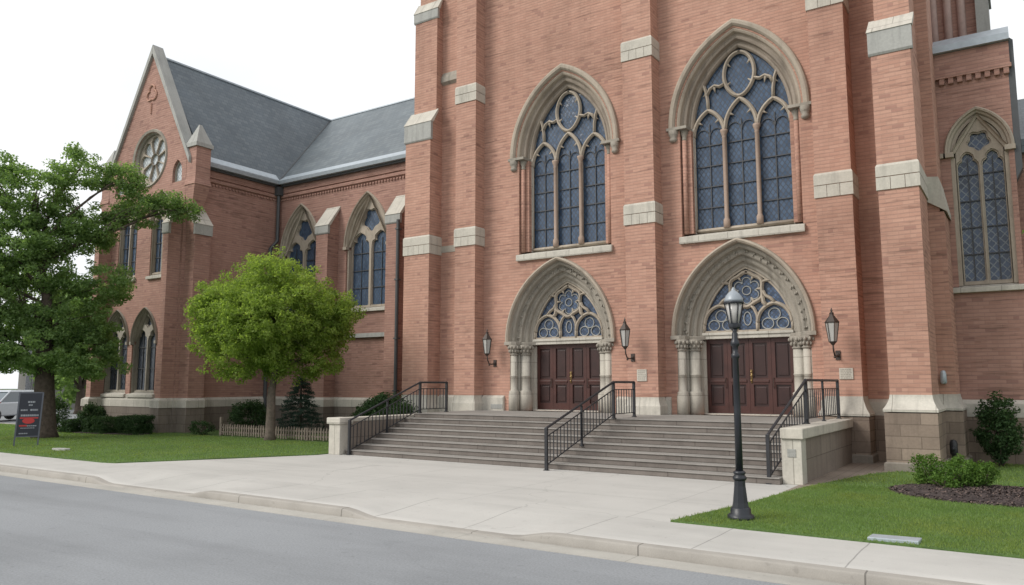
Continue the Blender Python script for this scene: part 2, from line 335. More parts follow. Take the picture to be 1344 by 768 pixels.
class MB:
    def __init__(s):
        s.v = []; s.f = []; s.mi = []; s.sm = []; s.m = 0; s.smooth = False
    def face(s, idx):
        s.f.append(tuple(idx)); s.mi.append(s.m); s.sm.append(s.smooth)
    def add(s, verts, faces):
        o = len(s.v); s.v.extend([tuple(map(float, p)) for p in verts])
        for f in faces: s.face([i + o for i in f])
    def box(s, x0, x1, y0, y1, z0, z1):
        s.add([(x0, y0, z0), (x1, y0, z0), (x1, y1, z0), (x0, y1, z0), (x0, y0, z1), (x1, y0, z1), (x1, y1, z1), (x0, y1, z1)],
              [(3, 2, 1, 0), (4, 5, 6, 7), (0, 1, 5, 4), (1, 2, 6, 5), (2, 3, 7, 6), (3, 0, 4, 7)])
    def frustum(s, r0, z0, r1, z1):
        """r = (x0, x1, y0, y1)"""
        a, b = r0, r1
        s.add([(a[0], a[2], z0), (a[1], a[2], z0), (a[1], a[3], z0), (a[0], a[3], z0), (b[0], b[2], z1), (b[1], b[2], z1), (b[1], b[3], z1), (b[0], b[3], z1)],
              [(3, 2, 1, 0), (4, 5, 6, 7), (0, 1, 5, 4), (1, 2, 6, 5), (2, 3, 7, 6), (3, 0, 4, 7)])
    def prism_x(s, poly, x0, x1):
        """poly of (y, z), extruded along x"""
        n = len(poly)
        v = [(x0, y, z) for y, z in poly] + [(x1, y, z) for y, z in poly]
        f = [tuple(range(n))[::-1], tuple(range(n, 2 * n))] + [(i, (i + 1) % n, n + (i + 1) % n, n + i) for i in range(n)]
        s.add(v, f)
    def prism_y(s, poly, y0, y1):
        n = len(poly)
        v = [(x, y0, z) for x, z in poly] + [(x, y1, z) for x, z in poly]
        f = [tuple(range(n)), tuple(range(n, 2 * n))[::-1]] + [(i, n + i, n + (i + 1) % n, (i + 1) % n) for i in range(n)]
        s.add(v, f)
    def tube(s, pts, rad, n=8, caps=True):
        pts = [Vector(p) for p in pts]
        if isinstance(rad, (int, float)): rad = [rad] * len(pts)
        o = len(s.v); up = Vector((0, 0, 1)); prev = None
        for i, p in enumerate(pts):
            d = (pts[min(i + 1, len(pts) - 1)] - pts[max(i - 1, 0)])
            if d.length < 1e-9: d = up.copy()
            d.normalize()
            if prev is None:
                a = d.cross(Vector((1, 0, 0)) if abs(d.x) < 0.8 else Vector((0, 1, 0))).normalized()
            else:
                a = prev - d * prev.dot(d)
                a = a.normalized() if a.length > 1e-6 else d.orthogonal().normalized()
            prev = a; b = d.cross(a)
            for k in range(n):
                t = 2 * PI * k / n + (PI / 4 if n == 4 else 0)
                q = p + (a * math.cos(t) + b * math.sin(t)) * rad[i]
                s.v.append(tuple(q))
        for i in range(len(pts) - 1):
            for k in range(n):
                s.face((o + i * n + k, o + i * n + (k + 1) % n, o + (i + 1) * n + (k + 1) % n, o + (i + 1) * n + k))
        if caps:
            s.face([o + k for k in range(n)][::-1]); s.face([o + (len(pts) - 1) * n + k for k in range(n)])
    def lathe(s, cx, cy, prof, n=16, rot=0.0, caps=True):
        o = len(s.v)
        for r, z in prof:
            for k in range(n):
                t = 2 * PI * k / n + rot
                s.v.append((cx + r * math.cos(t), cy + r * math.sin(t), z))
        for i in range(len(prof) - 1):
            for k in range(n):
                s.face((o + i * n + k, o + i * n + (k + 1) % n, o + (i + 1) * n + (k + 1) % n, o + (i + 1) * n + k))
        if caps:
            s.face([o + k for k in range(n)][::-1]); s.face([o + (len(prof) - 1) * n + k for k in range(n)])
    def ball(s, c, r, nu=8, nv=5):
        if isinstance(r, (int, float)): r = (r, r, r)
        o = len(s.v)
        for j in range(nv + 1):
            ph = PI * j / nv
            for i in range(nu):
                th = 2 * PI * i / nu
                s.v.append((c[0] + r[0] * math.sin(ph) * math.cos(th), c[1] + r[1] * math.sin(ph) * math.sin(th), c[2] + r[2] * math.cos(ph)))
        for j in range(nv):
            for i in range(nu):
                s.face((o + j * nu + i, o + (j + 1) * nu + i, o + (j + 1) * nu + (i + 1) % nu, o + j * nu + (i + 1) % nu))
    def plate(s, outer, holes, y0, y1, back=True):
        """polygon with holes in the xz plane, front y0, back y1"""
        loops = [list(outer)] + [list(h) for h in holes]
        flat = [p for l in loops for p in l]
        edges = []; k = 0
        for l in loops:
            edges += [(k + i, k + (i + 1) % len(l)) for i in range(len(l))]; k += len(l)
        cv, _, cf, _, _, _ = delaunay_2d_cdt([Vector(p) for p in flat], edges, [], 0, 1e-6)
        tris = []
        for t in cf:
            mx = sum(cv[i].x for i in t) / 3; mz = sum(cv[i].y for i in t) / 3
            if in_poly(mx, mz, loops[0]) and not any(in_poly(mx, mz, h) for h in loops[1:]): tris.append(t)
        o = len(s.v); nc = len(cv)
        s.v.extend([(p.x, y0, p.y) for p in cv]); s.v.extend([(p.x, y1, p.y) for p in cv])
        for a, b, c in tris:
            s.face((o + a, o + b, o + c))
            if back: s.face((o + nc + c, o + nc + b, o + nc + a))
        n = len(flat); o = len(s.v)
        s.v.extend([(x, y0, z) for x, z in flat]); s.v.extend([(x, y1, z) for x, z in flat])
        k = 0
        for li, l in enumerate(loops):
            m = len(l)
            area = sum(l[i][0] * l[(i + 1) % m][1] - l[(i + 1) % m][0] * l[i][1] for i in range(m))
            flip = (area > 0) == (li == 0)
            for i in range(m):
                a, b = k + i, k + (i + 1) % m
                q = (o + a, o + n + a, o + n + b, o + b)
                s.face(q if flip else q[::-1])
            k += m

def origin(p):
    v = Vector((0, 0, 0))
    while p is not None:
        v = v + p.location; p = p.parent
    return v

def obj(name, mb, mats, parent=None, bevel=0.0, local=False, kind=None):
    me = bpy.data.meshes.new(name)
    vs = mb.v
    if parent is not None and not local:
        o = origin(parent); vs = [(x - o.x, y - o.y, z - o.z) for x, y, z in vs]
    me.from_pydata(vs, [], mb.f)
    if not isinstance(mats, (list, tuple)): mats = [mats]
    for m in mats: me.materials.append(m)
    me.polygons.foreach_set('material_index', mb.mi)
    me.polygons.foreach_set('use_smooth', mb.sm)
    me.update()
    ob = bpy.data.objects.new(name, me); COL.objects.link(ob)
    if parent is not None: ob.parent = parent
    if bevel:
        b = ob.modifiers.new('bevel', 'BEVEL'); b.width = bevel; b.segments = 2; b.limit_method = 'ANGLE'; b.angle_limit = R(40)
    if kind: ob['kind'] = kind
    return ob

def np_obj(name, verts, faces_n, k, mat, parent=None, kind=None):
    """verts (n*k,3), n faces of k consecutive verts"""
    me = bpy.data.meshes.new(name)
    v = np.asarray(verts, dtype=np.float32)
    if parent is not None:
        o = origin(parent); v = v - np.array([o.x, o.y, o.z], dtype=np.float32)
    me.vertices.add(len(v)); me.vertices.foreach_set('co', v.ravel())
    me.loops.add(faces_n * k); me.loops.foreach_set('vertex_index', np.arange(faces_n * k, dtype=np.int32))
    me.polygons.add(faces_n)
    me.polygons.foreach_set('loop_start', np.arange(0, faces_n * k, k, dtype=np.int32))
    me.update(calc_edges=True); me.validate()
    me.materials.append(mat)
    ob = bpy.data.objects.new(name, me); COL.objects.link(ob)
    if parent is not None: ob.parent = parent
    if kind: ob['kind'] = kind
    return ob

def thing(name, label, cat, loc, group=None):
    o = bpy.data.objects.new(name, None); COL.objects.link(o); o.location = loc
    o.empty_display_size = 0.3
    o['label'] = label; o['category'] = cat
    if group: o['group'] = group
    return o

def tag(o, label, cat, group=None, kind=None):
    o['label'] = label; o['category'] = cat
    if group: o['group'] = group
    if kind: o['kind'] = kind
    return o

def struct(name, mb, mats, bevel=0.0):
    return obj(name, mb, mats, None, bevel, kind='structure')

# ---------------------------------------------------------------- gothic helpers
def arch_pts(cx, zs, a, c, n=14):
    """pointed arch from left spring over the apex to right spring, list of (x,z)"""
    r = a + c; tm = math.acos(c / r)
    right = [(cx + r * math.cos(tm * i / n) - c, zs + r * math.sin(tm * i / n)) for i in range(n + 1)]
    left = [(2 * cx - x, z) for x, z in right]
    return left + right[::-1][1:]

def c_for(a, h):
    return (h * h - a * a) / (2 * a)

def lancet(cx, z0, zs, a, h, n=12):
    """closed polygon: jambs from z0, springing zs, half width a, rise h"""
    return [(cx - a, z0)] + arch_pts(cx, zs, a, c_for(a, h), n) + [(cx + a, z0)]

def sweep(mb, cx, zs, a0, c, prof, yw, z0=None, n=18):
    """prof = [(outward offset, depth)], concentric mouldings"""
    rows = []
    for d, y in prof:
        p = arch_pts(cx, zs, a0 + d, c, n)
        if z0 is not None: p = [(cx - a0 - d, z0)] + p + [(cx + a0 + d, z0)]
        rows.append([(x, yw + y, z) for x, z in p])
    o = len(mb.v); m = len(rows[0])
    for r in rows: mb.v.extend(r)
    for i in range(len(rows) - 1):
        for k in range(m - 1):
            mb.face((o + i * m + k, o + i * m + k + 1, o + (i + 1) * m + k + 1, o + (i + 1) * m + k))
    for k in (0, m - 1):   # close the ends
        idx = [o + i * m + k for i in range(len(rows))]
        mb.face(idx if k == 0 else idx[::-1])

def cusp(poly, spots, h, w=0.05):
    """push points inward at arclength fractions"""
    n = len(poly); P = [Vector((x, z, 0)) for x, z in poly]
    # resample
    seg = [(P[(i + 1) % n] - P[i]).length for i in range(n)]; tot = sum(seg)
    m = 90; out = []
    cen = sum(P, Vector()) / n
    ts = sorted(set([i / m for i in range(m)] + [sp for sp in spots]))
    area = sum(P[i].x * P[(i + 1) % n].y - P[(i + 1) % n].x * P[i].y for i in range(n))
    sgn = 1 if area > 0 else -1
    for t in ts:
        d = t * tot; i = 0
        while d > seg[i] and i < n - 1: d -= seg[i]; i += 1
        e = (P[(i + 1) % n] - P[i]).normalized()
        p = P[i] + e * d; nrm = Vector((-e.y, e.x, 0)) * sgn
        k = max(max(0, 1 - min(abs(t - sp), 1 - abs(t - sp)) / w) for sp in spots)
        p = p + nrm * h * k * k
        out.append((p.x, p.y))
    return out

def offset_poly(poly, d):
    """grow (d>0) a polygon"""
    n = len(poly); out = []
    area = sum(poly[i][0] * poly[(i + 1) % n][1] - poly[(i + 1) % n][0] * poly[i][1] for i in range(n))
    s = 1 if area > 0 else -1
    for i in range(n):
        p0, p1, p2 = Vector(poly[i - 1]), Vector(poly[i]), Vector(poly[(i + 1) % n])
        e1 = (p1 - p0); e2 = (p2 - p1)
        if e1.length < 1e-7 or e2.length < 1e-7: out.append(tuple(p1)); continue
        n1 = Vector((e1.y, -e1.x)).normalized() * s; n2 = Vector((e2.y, -e2.x)).normalized() * s
        b = n1 + n2
        if b.length < 1e-4: out.append(tuple(p1)); continue
        b.normalize(); k = max(0.5, b.dot(n1))
        q = p1 + b * d / k; out.append((q.x, q.y))
    return out

def ellipse(cx, cz, rx, rz, n=36, pw=1.0):
    return [(cx + rx * math.cos(2 * PI * i / n), cz + rz * math.sin(2 * PI * i / n)) for i in range(n)]

def simple(poly):
    """drop coincident points"""
    out = []
    for p in poly:
        if not out or (abs(p[0] - out[-1][0]) + abs(p[1] - out[-1][1])) > 1e-5: out.append(p)
    if abs(out[0][0] - out[-1][0]) + abs(out[0][1] - out[-1][1]) < 1e-5: out.pop()
    return out
# ================================================================= CHURCH
def prism_z(mb, poly, z0, z1):
    n = len(poly)
    area = sum(poly[i][0] * poly[(i + 1) % n][1] - poly[(i + 1) % n][0] * poly[i][1] for i in range(n))
    if area < 0: poly = poly[::-1]
    v = [(x, y, z0) for x, y in poly] + [(x, y, z1) for x, y in poly]
    mb.add(v, [tuple(range(n))[::-1], tuple(range(n, 2 * n))] + [(i, (i + 1) % n, n + (i + 1) % n, n + i) for i in range(n)])

W = 22.5
church = thing('brick_church', 'large red brick gothic church with limestone trim, slate roofs and two arched portals', 'church', (-10, W, 0))

def tracery(name, outer, lights, y, mat, parent, thick=0.16, raise_=0.05, grow=0.035, shrink=0.02):
    mb = MB()
    lights = [simple(l) for l in lights]
    mb.plate(simple(outer), lights, y, y + thick)
    mb.plate(offset_poly(simple(outer), -shrink), [offset_poly(l, grow) for l in lights], y - raise_, y, back=False)
    return obj(name, mb, mat, parent)

def sill(parent, x0, x1, z0, z1, yf, yb, mat, name='sill'):
    mb = MB(); mb.prism_x([(yf, z0), (yb, z0), (yb, z1), (yf + 0.03, z0 + (z1 - z0) * 0.62), (yf, z0 + (z1 - z0) * 0.58)], x0, x1)
    return obj(name, mb, mat, parent, 0.012)

# ---- facade windows: three lights under a pointed head
def main_window(cx):
    zs, a0, c = 10.0, 1.5, 1.16
    yg = W + 0.42
    y0 = yg + 0.02
    m = MB(); m.smooth = True
    def bar(pts, r=0.068, closed=False):
        if closed: pts = pts + [pts[0], pts[1]]
        m.tube([(cx + x, y0, z) for x, z in pts], r, 8)
        m.tube([(cx + x, y0 - 0.055, z) for x, z in pts], r * 0.55, 6)
    def spike(x0, z0, x1, z1, r=0.05):
        m.tube([(cx + x0, y0, z0), (cx + (x0 + x1) / 2, y0, (z0 + z1) / 2), (cx + x1, y0, z1)], [r, r * 0.5, 0.012], 6)
    twin = []
    for dx, sp, rise in ((-1.0, 9.72, 0.80), (0, 9.80, 0.92), (1.0, 9.72, 0.80)):
        A = arch_pts(dx, sp, 0.49, c_for(0.49, rise), 12)
        bar(A)
        for k in (6, len(A) - 7):
            x, z = A[k]; spike(x, z, dx + (x - dx) * 0.55, z - 0.10, 0.07)
        # little round heads of the twin lights below, in lead
        for q in (-0.215, 0.215):
            twin.append([(cx + dx + q + 0.2 * math.cos(t), y0 + 0.05, sp - 0.02 + 0.23 * math.sin(t)) for t in [PI * i / 10 for i in range(11)]])
    ov = [(0.47 * math.sin(t) * (1 if math.cos(t) > 0 else (1 - 0.20 * abs(math.cos(t)) ** 2)), 11.50 + 0.70 * math.cos(t)) for t in [2 * PI * i / 40 for i in range(40)]]
    bar(ov, 0.065, True)
    for k in (6, 13, 27, 34):
        x, z = ov[k]; spike(x, z, x * 0.66, 11.5 + (z - 11.5) * 0.66, 0.065)
    for s in (-1, 1):
        bar([(s * 1.0, 10.5), (s * 1.01, 10.85), (s * 1.06, 11.15), (s * 1.15, 11.42)], 0.055)
        bar([(s * 1.03, 11.0), (s * 0.93, 11.2), (s * 0.78, 11.28), (s * 0.62, 11.22), (s * 0.46, 11.28)], 0.055)
        spike(s * .80, 11.26, s * .76, 11.06, 0.07);
        spike(s * 1.04, 11.1, s * 1.16, 11.0, 0.045)
        bar([(s * 0.5, 6.64), (s * 0.5, 9.85)], 0.05)
        bar([(s * (a0 - .01), 6.64), (s * (a0 - .01), 9.72)], 0.05)
    bar([(-1.48, 6.70), (1.48, 6.70)], 0.07)
    win = obj('arched_window', m, M['stone'], church)
    g = MB(); g.box(cx - 1.48, cx + 1.48, yg + 0.10, yg + 0.13, 6.63, 12.35)
    # clip the glass to the arch with a plate
    g = MB(); g.plate([(cx - 1.47, 6.66)] + arch_pts(cx, zs, 1.47, c, 14) + [(cx + 1.47, 6.66)], [], yg + 0.10, yg + 0.13)
    obj('glass', g, M['glass'], win)
    b = MB()
    for dx in (-1, 0, 1):
        for k in range(4):
            z = 7.42 + k * 0.66
            b.box(cx + dx - 0.41, cx + dx + 0.41, yg + 0.055, yg + 0.085, z - 0.016, z + 0.016)
        b.box(cx + dx - 0.014, cx + dx + 0.014, yg + 0.06, yg + 0.09, 6.8, 10.1)
    for pts in twin: b.tube(pts, 0.017, 5)
    obj('saddle_bars', b, M['lead'], win)
    for dx in (-0.5, 0.5):
        m = MB(); m.smooth = True
        m.lathe(cx + dx, yg - 0.07, [(0.10, 6.72), (0.10, 6.95), (0.062, 7.02), (0.062, 9.52), (0.075, 9.54), (0.062, 9.57), (0.07, 9.6), (0.115, 9.72), (0.115, 9.78)], 12)
        obj('mullion', m, M['mullion'], win)
    h = MB(); h.smooth = False
    prof = [(-0.04, 0.52), (-0.04, 0.40), (0.0, 0.34), (0.05, 0.33), (0.09, 0.36), (0.13, 0.34), (0.15, 0.20), (0.20, 0.17), (0.25, 0.19), (0.29, 0.17), (0.31, 0.05), (0.36, 0.01), (0.42, 0.03), (0.44, 0.0), (0.45, -0.05), (0.50, -0.11), (0.58, -0.12), (0.63, -0.09), (0.655, -0.02), (0.655, 0.02)]
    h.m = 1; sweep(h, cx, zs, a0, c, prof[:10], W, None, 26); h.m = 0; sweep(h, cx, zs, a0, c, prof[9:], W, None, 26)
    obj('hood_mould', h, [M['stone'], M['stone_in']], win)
    for s in (-1, 1):   # corbel capitals carrying the hood
        k = MB(); k.smooth = False
        xa = cx + s * (a0 + 0.36)
        k.box(xa - 0.33, xa + 0.33, W - 0.13, W + 0.40, zs - 0.09, zs - 0.001)
        k.smooth = True
        k.lathe(cx + s * (a0 + 0.50), W - 0.01, [(0.07, zs - 0.46), (0.12, zs - 0.42), (0.13, zs - 0.36), (0.10, zs - 0.32), (0.14, zs - 0.24), (0.17, zs - 0.09)], 12)
        k.lathe(cx + s * (a0 + 0.20), W + 0.14, [(0.07, zs - 0.42), (0.08, zs - 0.36), (0.07, zs - 0.30), (0.10, zs - 0.22), (0.14, zs - 0.09)], 12)
        for q in range(7):
            t = PI * q / 6
            k.ball((cx + s * (a0 + 0.50) + 0.12 * math.cos(t), W - 0.01 - 0.12 * math.sin(t), zs - 0.17 - 0.05 * (q % 2)), 0.035, 6, 4)
        obj('corbel', k, M['stone_dark'], win)
        j = MB()
        j.box(cx + s * (a0 + 0.11) - 0.11, cx + s * (a0 + 0.11) + 0.11, W + 0.20, W + 0.98, 6.62, zs - 0.09)
        obj('brick_jamb', j, M['brick'], win)
        j = MB(); j.smooth = True
        j.lathe(cx + s * (a0 + 0.20), W + 0.13, [(0.075, 6.6), (0.075, zs - 0.42)], 12)
        obj('jamb_shaft', j, M['brick'], win)
        j = MB(); j.box(cx + s * a0 - 0.035, cx + s * a0 + 0.035, yg - 0.06, yg + 0.0, 6.62, zs)
        obj('frame_strip', j, M['stone_pale'], win)
    sill(win, cx - 1.86, cx + 1.86, 6.27, 6.62, W - 0.12, W + 0.45, M['stone_pale'])
    return [(cx - 1.80, 6.28)] + [(cx - 1.80, zs)] + arch_pts(cx, zs, a0 + 0.40, c, 16) + [(cx + 1.80, zs), (cx + 1.80, 6.28)]

# ---- portals
PLAT = 1.08
def portal(cx, tag_label):
    zs, a0, c = 3.46, 1.40, 0.86
    p = MB()
    prof = [(-0.05, 0.80), (-0.05, 0.66), (0.0, 0.60), (0.05, 0.60), (0.10, 0.56), (0.12, 0.47), (0.17, 0.43), (0.23, 0.45), (0.27, 0.42), (0.285, 0.30), (0.33, 0.27), (0.42, 0.30), (0.455, 0.24), (0.47, 0.13), (0.52, 0.08), (0.56, 0.09), (0.585, 0.0), (0.60, -0.09), (0.65, -0.13), (0.70, -0.11), (0.725, -0.03), (0.725, 0.02)]
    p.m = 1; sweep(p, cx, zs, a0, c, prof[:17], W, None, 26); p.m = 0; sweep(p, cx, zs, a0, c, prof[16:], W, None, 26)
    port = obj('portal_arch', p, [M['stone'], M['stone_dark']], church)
    # carved leaves in the hollow
    cv = MB(); cv.smooth = True
    r = a0 + 0.38 + c; tm = math.acos(c / r)
    for s in (-1, 1):
        for i in range(13):
            t = tm * (i + 0.5) / 13.2
            x = r * math.cos(t) - c; z = zs + r * math.sin(t)
            for q in (-0.035, 0.035):
                cv.ball((cx + s * (x + q * random.uniform(.7, 1.4)), W + 0.265, z + q * random.uniform(-1, 1) + (0.03 if q > 0 else 0)), (random.uniform(.025, .042), 0.035, random.uniform(.035, .06)), 6, 4)
    obj('carved_leaves', cv, M['stone_dark'], port)
    for s in (-1, 1):
        X = lambda d: cx + s * d
        j = MB(); prism_z(j, [(X(1.97), W + 0.02), (X(1.97), W + 0.97), (X(1.30), W + 0.97), (X(1.30), W + 0.70), (X(1.38), W + 0.66), (X(1.40), W + 0.52), (X(1.66), W + 0.50), (X(1.70), W + 0.22), (X(1.92), W + 0.20), (X(1.94), W + 0.02)], PLAT, zs - 0.14)
        obj('jamb', j, M['stone_shaft'], port)
        ab = MB(); prism_z(ab, [(X(2.13), W - 0.13), (X(2.13), W + 0.05), (X(1.95), W + 0.95), (X(1.26), W + 0.95), (X(1.26), W + 0.56), (X(1.42), W + 0.42), (X(1.64), W + 0.24), (X(1.70), W - 0.02), (X(1.84), W - 0.13)], zs - 0.12, zs - 0.001)
        obj('impost', ab, M['stone_dark'], port, 0.015)
        for d, y, rr in ((1.83, W + 0.06, 0.115), (1.54, W + 0.36, 0.165)):
            co = MB(); co.smooth = True
            co.lathe(X(d), y, [(rr + 0.075, PLAT), (rr + 0.075, PLAT + 0.55), (rr + 0.05, PLAT + 0.62), (rr + 0.06, PLAT + 0.66), (rr, PLAT + 0.71), (rr, 2.25), (rr + 0.012, 2.26), (rr + 0.012, 2.29), (rr, 2.30), (rr, 3.0)], 18)
            col = obj('column', co, M['stone_shaft'], port)
            ca = MB(); ca.smooth = True
            ca.lathe(X(d), y, [(rr + 0.025, 2.995), (rr + 0.03, 3.03), (rr + 0.005, 3.05), (rr + 0.02, 3.14), (rr + 0.07, 3.27), (rr + 0.09, zs - 0.12)], 16)
            for k in range(10):
                t = 2 * PI * k / 10
                for zz, ex in ((3.13, 0.045), (3.25, 0.085)):
                    t2 = t + (0.31 if ex > 0.05 else 0)
                    ca.ball((X(d) + (rr + ex) * math.cos(t2), y + (rr + ex) * math.sin(t2), zz), (0.045, 0.045, 0.06), 6, 4)
            obj('capital', ca, M['stone_dark'], port)
    # lintel over the doors
    li = MB(); li.box(cx - 1.36, cx + 1.36, W + 0.57, W + 0.86, 3.36, 3.55); li.box(cx - 1.36, cx + 1.36, W + 0.53, W + 0.57, 3.47, 3.55)
    obj('lintel', li, M['stone_pale'], port, 0.01)
    th = MB(); th.box(cx - 1.38, cx + 1.38, W + 0.45, W + 0.90, PLAT, PLAT + 0.035)
    obj('threshold', th, M['stone_pale'], port)
    # tympanum tracery
    yt = W + 0.68
    m = MB(); m.smooth = True
    def bar(pts, r=0.05, closed=False):
        if closed: pts = pts + [pts[0], pts[1]]
        m.tube([(cx + x, yt, z) for x, z in pts], r, 8)
        m.tube([(cx + x, yt - 0.05, z) for x, z in pts], r * 0.55, 6)
    oc = [((0.50 + 0.03 * math.cos(6 * t)) * math.sin(t), 4.83 + (0.50 + 0.03 * math.cos(6 * t)) * math.cos(t)) for t in [2 * PI * i / 48 for i in range(48)]]
    bar(oc, 0.065, True)
    for s in (-1, 1):
        bar(arch_pts(s * 0.81, 3.80, 0.50, c_for(0.50, 0.58), 12), 0.06)
        bar([(s * 0.31, 3.58), (s * 0.31, 3.82)], 0.06); bar([(s * 1.32, 3.58), (s * 1.32, 3.82)], 0.05)
        bar([(s * 0.31, 3.82), (s * 0.30, 4.06), (s * 0.22, 4.24), (s * 0.12, 4.34)], 0.05)
        bar([(s * 0.62, 4.28), (s * 0.50, 4.42), (s * 0.47, 4.62)], 0.07)
        bar([(s * 0.86, 4.36), (s * 0.72, 4.52), (s * 0.56, 4.62), (s * 0.50, 4.75)], 0.055)
        bar([(s * 0.47, 5.02), (s * 0.60, 5.06), (s * 0.76, 5.06)], 0.05)
    for k in range(6):
        t = k * PI / 3 + PI / 6
        m.tube([(cx + 0.46 * math.sin(t), yt, 4.83 + 0.46 * math.cos(t)), (cx + 0.30 * math.sin(t), yt, 4.83 + 0.30 * math.cos(t))], [0.06, 0.012], 6)
    m.smooth = False
    m.plate([(cx - 1.38, 3.55)] + [q for q in arch_pts(cx, zs, 1.38, c, 16) if q[1] > 3.56] + [(cx + 1.38, 3.55)], [offset_poly([(cx - 1.38, 3.55)] + [q for q in arch_pts(cx, zs, 1.38, c, 16) if q[1] > 3.56] + [(cx + 1.38, 3.55)], -0.06)], yt - 0.04, yt + 0.06)
    tym = obj('tympanum_window', m, M['stone'], church)
    g = MB(); g.plate([(cx - 1.36, 3.57)] + [q for q in arch_pts(cx, zs, 1.36, c, 16) if q[1] > 3.58] + [(cx + 1.36, 3.57)], [], yt + 0.07, yt + 0.10)
    obj('glass', g, M['glass_b'], tym)
    wl = MB()
    def ring(x, z, rx, rz, t0=0, t1=2 * PI, rad=0.018, n=16):
        wl.tube([(x + rx * math.cos(t0 + (t1 - t0) * i / n), yt + 0.045, z + rz * math.sin(t0 + (t1 - t0) * i / n)) for i in range(n + 1)], rad, 5)
    def flush():
        nonlocal wl
        obj('inner_cusps', wl, M['stone_grey'], tym); wl = MB()
    for s in (-1, 1):
        ring(cx + s * 0.80, 4.06, 0.17, 0.17); ring(cx + s * 0.60, 3.78, 0.17, 0.16); ring(cx + s * 1.03, 3.78, 0.17, 0.16)
        flush()
    for k in range(6):
        t = PI / 2 + k * PI / 3
        ring(cx + 0.27 * math.cos(t), 4.80 + 0.27 * math.sin(t), 0.13, 0.13, t - 2.0, t + 2.0)
    ring(cx, 4.80, 0.13, 0.13); flush()
    ring(cx, 3.95, 0.11, 0.2); flush()
    # four folding leaves
    for k in range(4):
        x0 = cx - 1.31 + k * 0.655; x1 = x0 + 0.648
        d = MB(); yd = W + 0.74
        pa = [(x0 + 0.11, 2.18), (x1 - 0.11, 2.18), (x1 - 0.11, 3.22), (x0 + 0.11, 3.22)]
        pb = [(x0 + 0.11, 1.34), (x1 - 0.11, 1.34), (x1 - 0.11, 1.98), (x0 + 0.11, 1.98)]
        d.plate([(x0, PLAT + 0.04), (x1, PLAT + 0.04), (x1, 3.358), (x0, 3.358)], [pa, pb], yd, yd + 0.07)
        d.box(x0 + 0.08, x1 - 0.08, yd - 0.025, yd - 0.001, 2.04, 2.12)
        door = obj('door', d, M['door'], church, 0.008)
        q = MB()
        for a in (pa, pb):
            q.frustum((a[0][0] - 0.01, a[1][0] + 0.01, yd + 0.045, yd + 0.065), a[0][1] - 0.01, (a[0][0] - 0.01, a[1][0] + 0.01, yd + 0.045, yd + 0.065), a[2][1] + 0.01)
            q.box(a[0][0] + 0.06, a[1][0] - 0.06, yd + 0.022, yd + 0.044, a[0][1] + 0.07, a[2][1] - 0.07)
        obj('panel', q, M['door_panel'], door, 0.01)
        if k == 2:
            h = MB(); h.smooth = True
            h.box(x0 + 0.03, x0 + 0.085, yd - 0.012, yd - 0.001, 2.02, 2.42)
            for z in (2.36, 2.24, 2.10): h.ball((x0 + 0.057, yd - 0.04, z), (0.034, 0.03, 0.034), 8, 6)
            obj('handle', h, M['brass'], door)
        elif k in (0, 3):
            h = MB(); xx = x1 - 0.05 if k == 0 else x0 + 0.05
            h.tube([(xx, yd, 2.18), (xx, yd - 0.05, 2.16), (xx, yd - 0.05, 1.90), (xx, yd, 1.88)], 0.011, 6)
            obj('handle', h, M['bronze'], door)
    return [(cx - 1.96, 1.0), (cx - 1.96, zs)] + arch_pts(cx, zs, a0 + 0.585, c, 16) + [(cx + 1.96, zs), (cx + 1.96, 1.0)]

holes = [main_window(-12.88), main_window(-6.86), portal(-13.1, 'l'), portal(-6.95, 'r')]
fw = MB(); fw.plate([(-19.3, 0), (-1.9, 0), (-1.9, 22), (-19.3, 22)], [simple(h) for h in holes], W, W + 1.0, back=False)
obj('facade_wall', fw, M['brick'], church)
tb = MB(); tb.box(-19.3, -1.9, W + 1.0, 33, 0, 22)
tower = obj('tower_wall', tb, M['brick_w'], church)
cp = MB(); cp.box(-19.5, -1.7, W - 0.15, 33.2, 22, 22.4)
obj('parapet_cap', cp, M['stone_grey'], tower)
for x0, x1 in ((-18.2, -15.28), (-10.95, -9.13), (-4.78, -1.9)):
    vl = MB()
    vl.frustum((x0, x1, W - 0.10, W + 0.4), 0.0, (x0, x1, W - 0.10, W + 0.4), 1.52)
    vl.frustum((x0, x1, W - 0.10, W + 0.4), 1.52, (x0, x1, W - 0.004, W + 0.4), 1.60)
    obj('base_course', vl, M['stone_pale'], church)
gr = MB(); gr.box(-15.80, -15.32, W - 0.115, W - 0.09, 1.14, 1.30)
for k in range(6): gr.box(-15.78 + k * 0.075, -15.74 + k * 0.075, W - 0.125, W - 0.11, 1.16, 1.28)
obj('vent_grille', gr, M['stone_grey'], church)

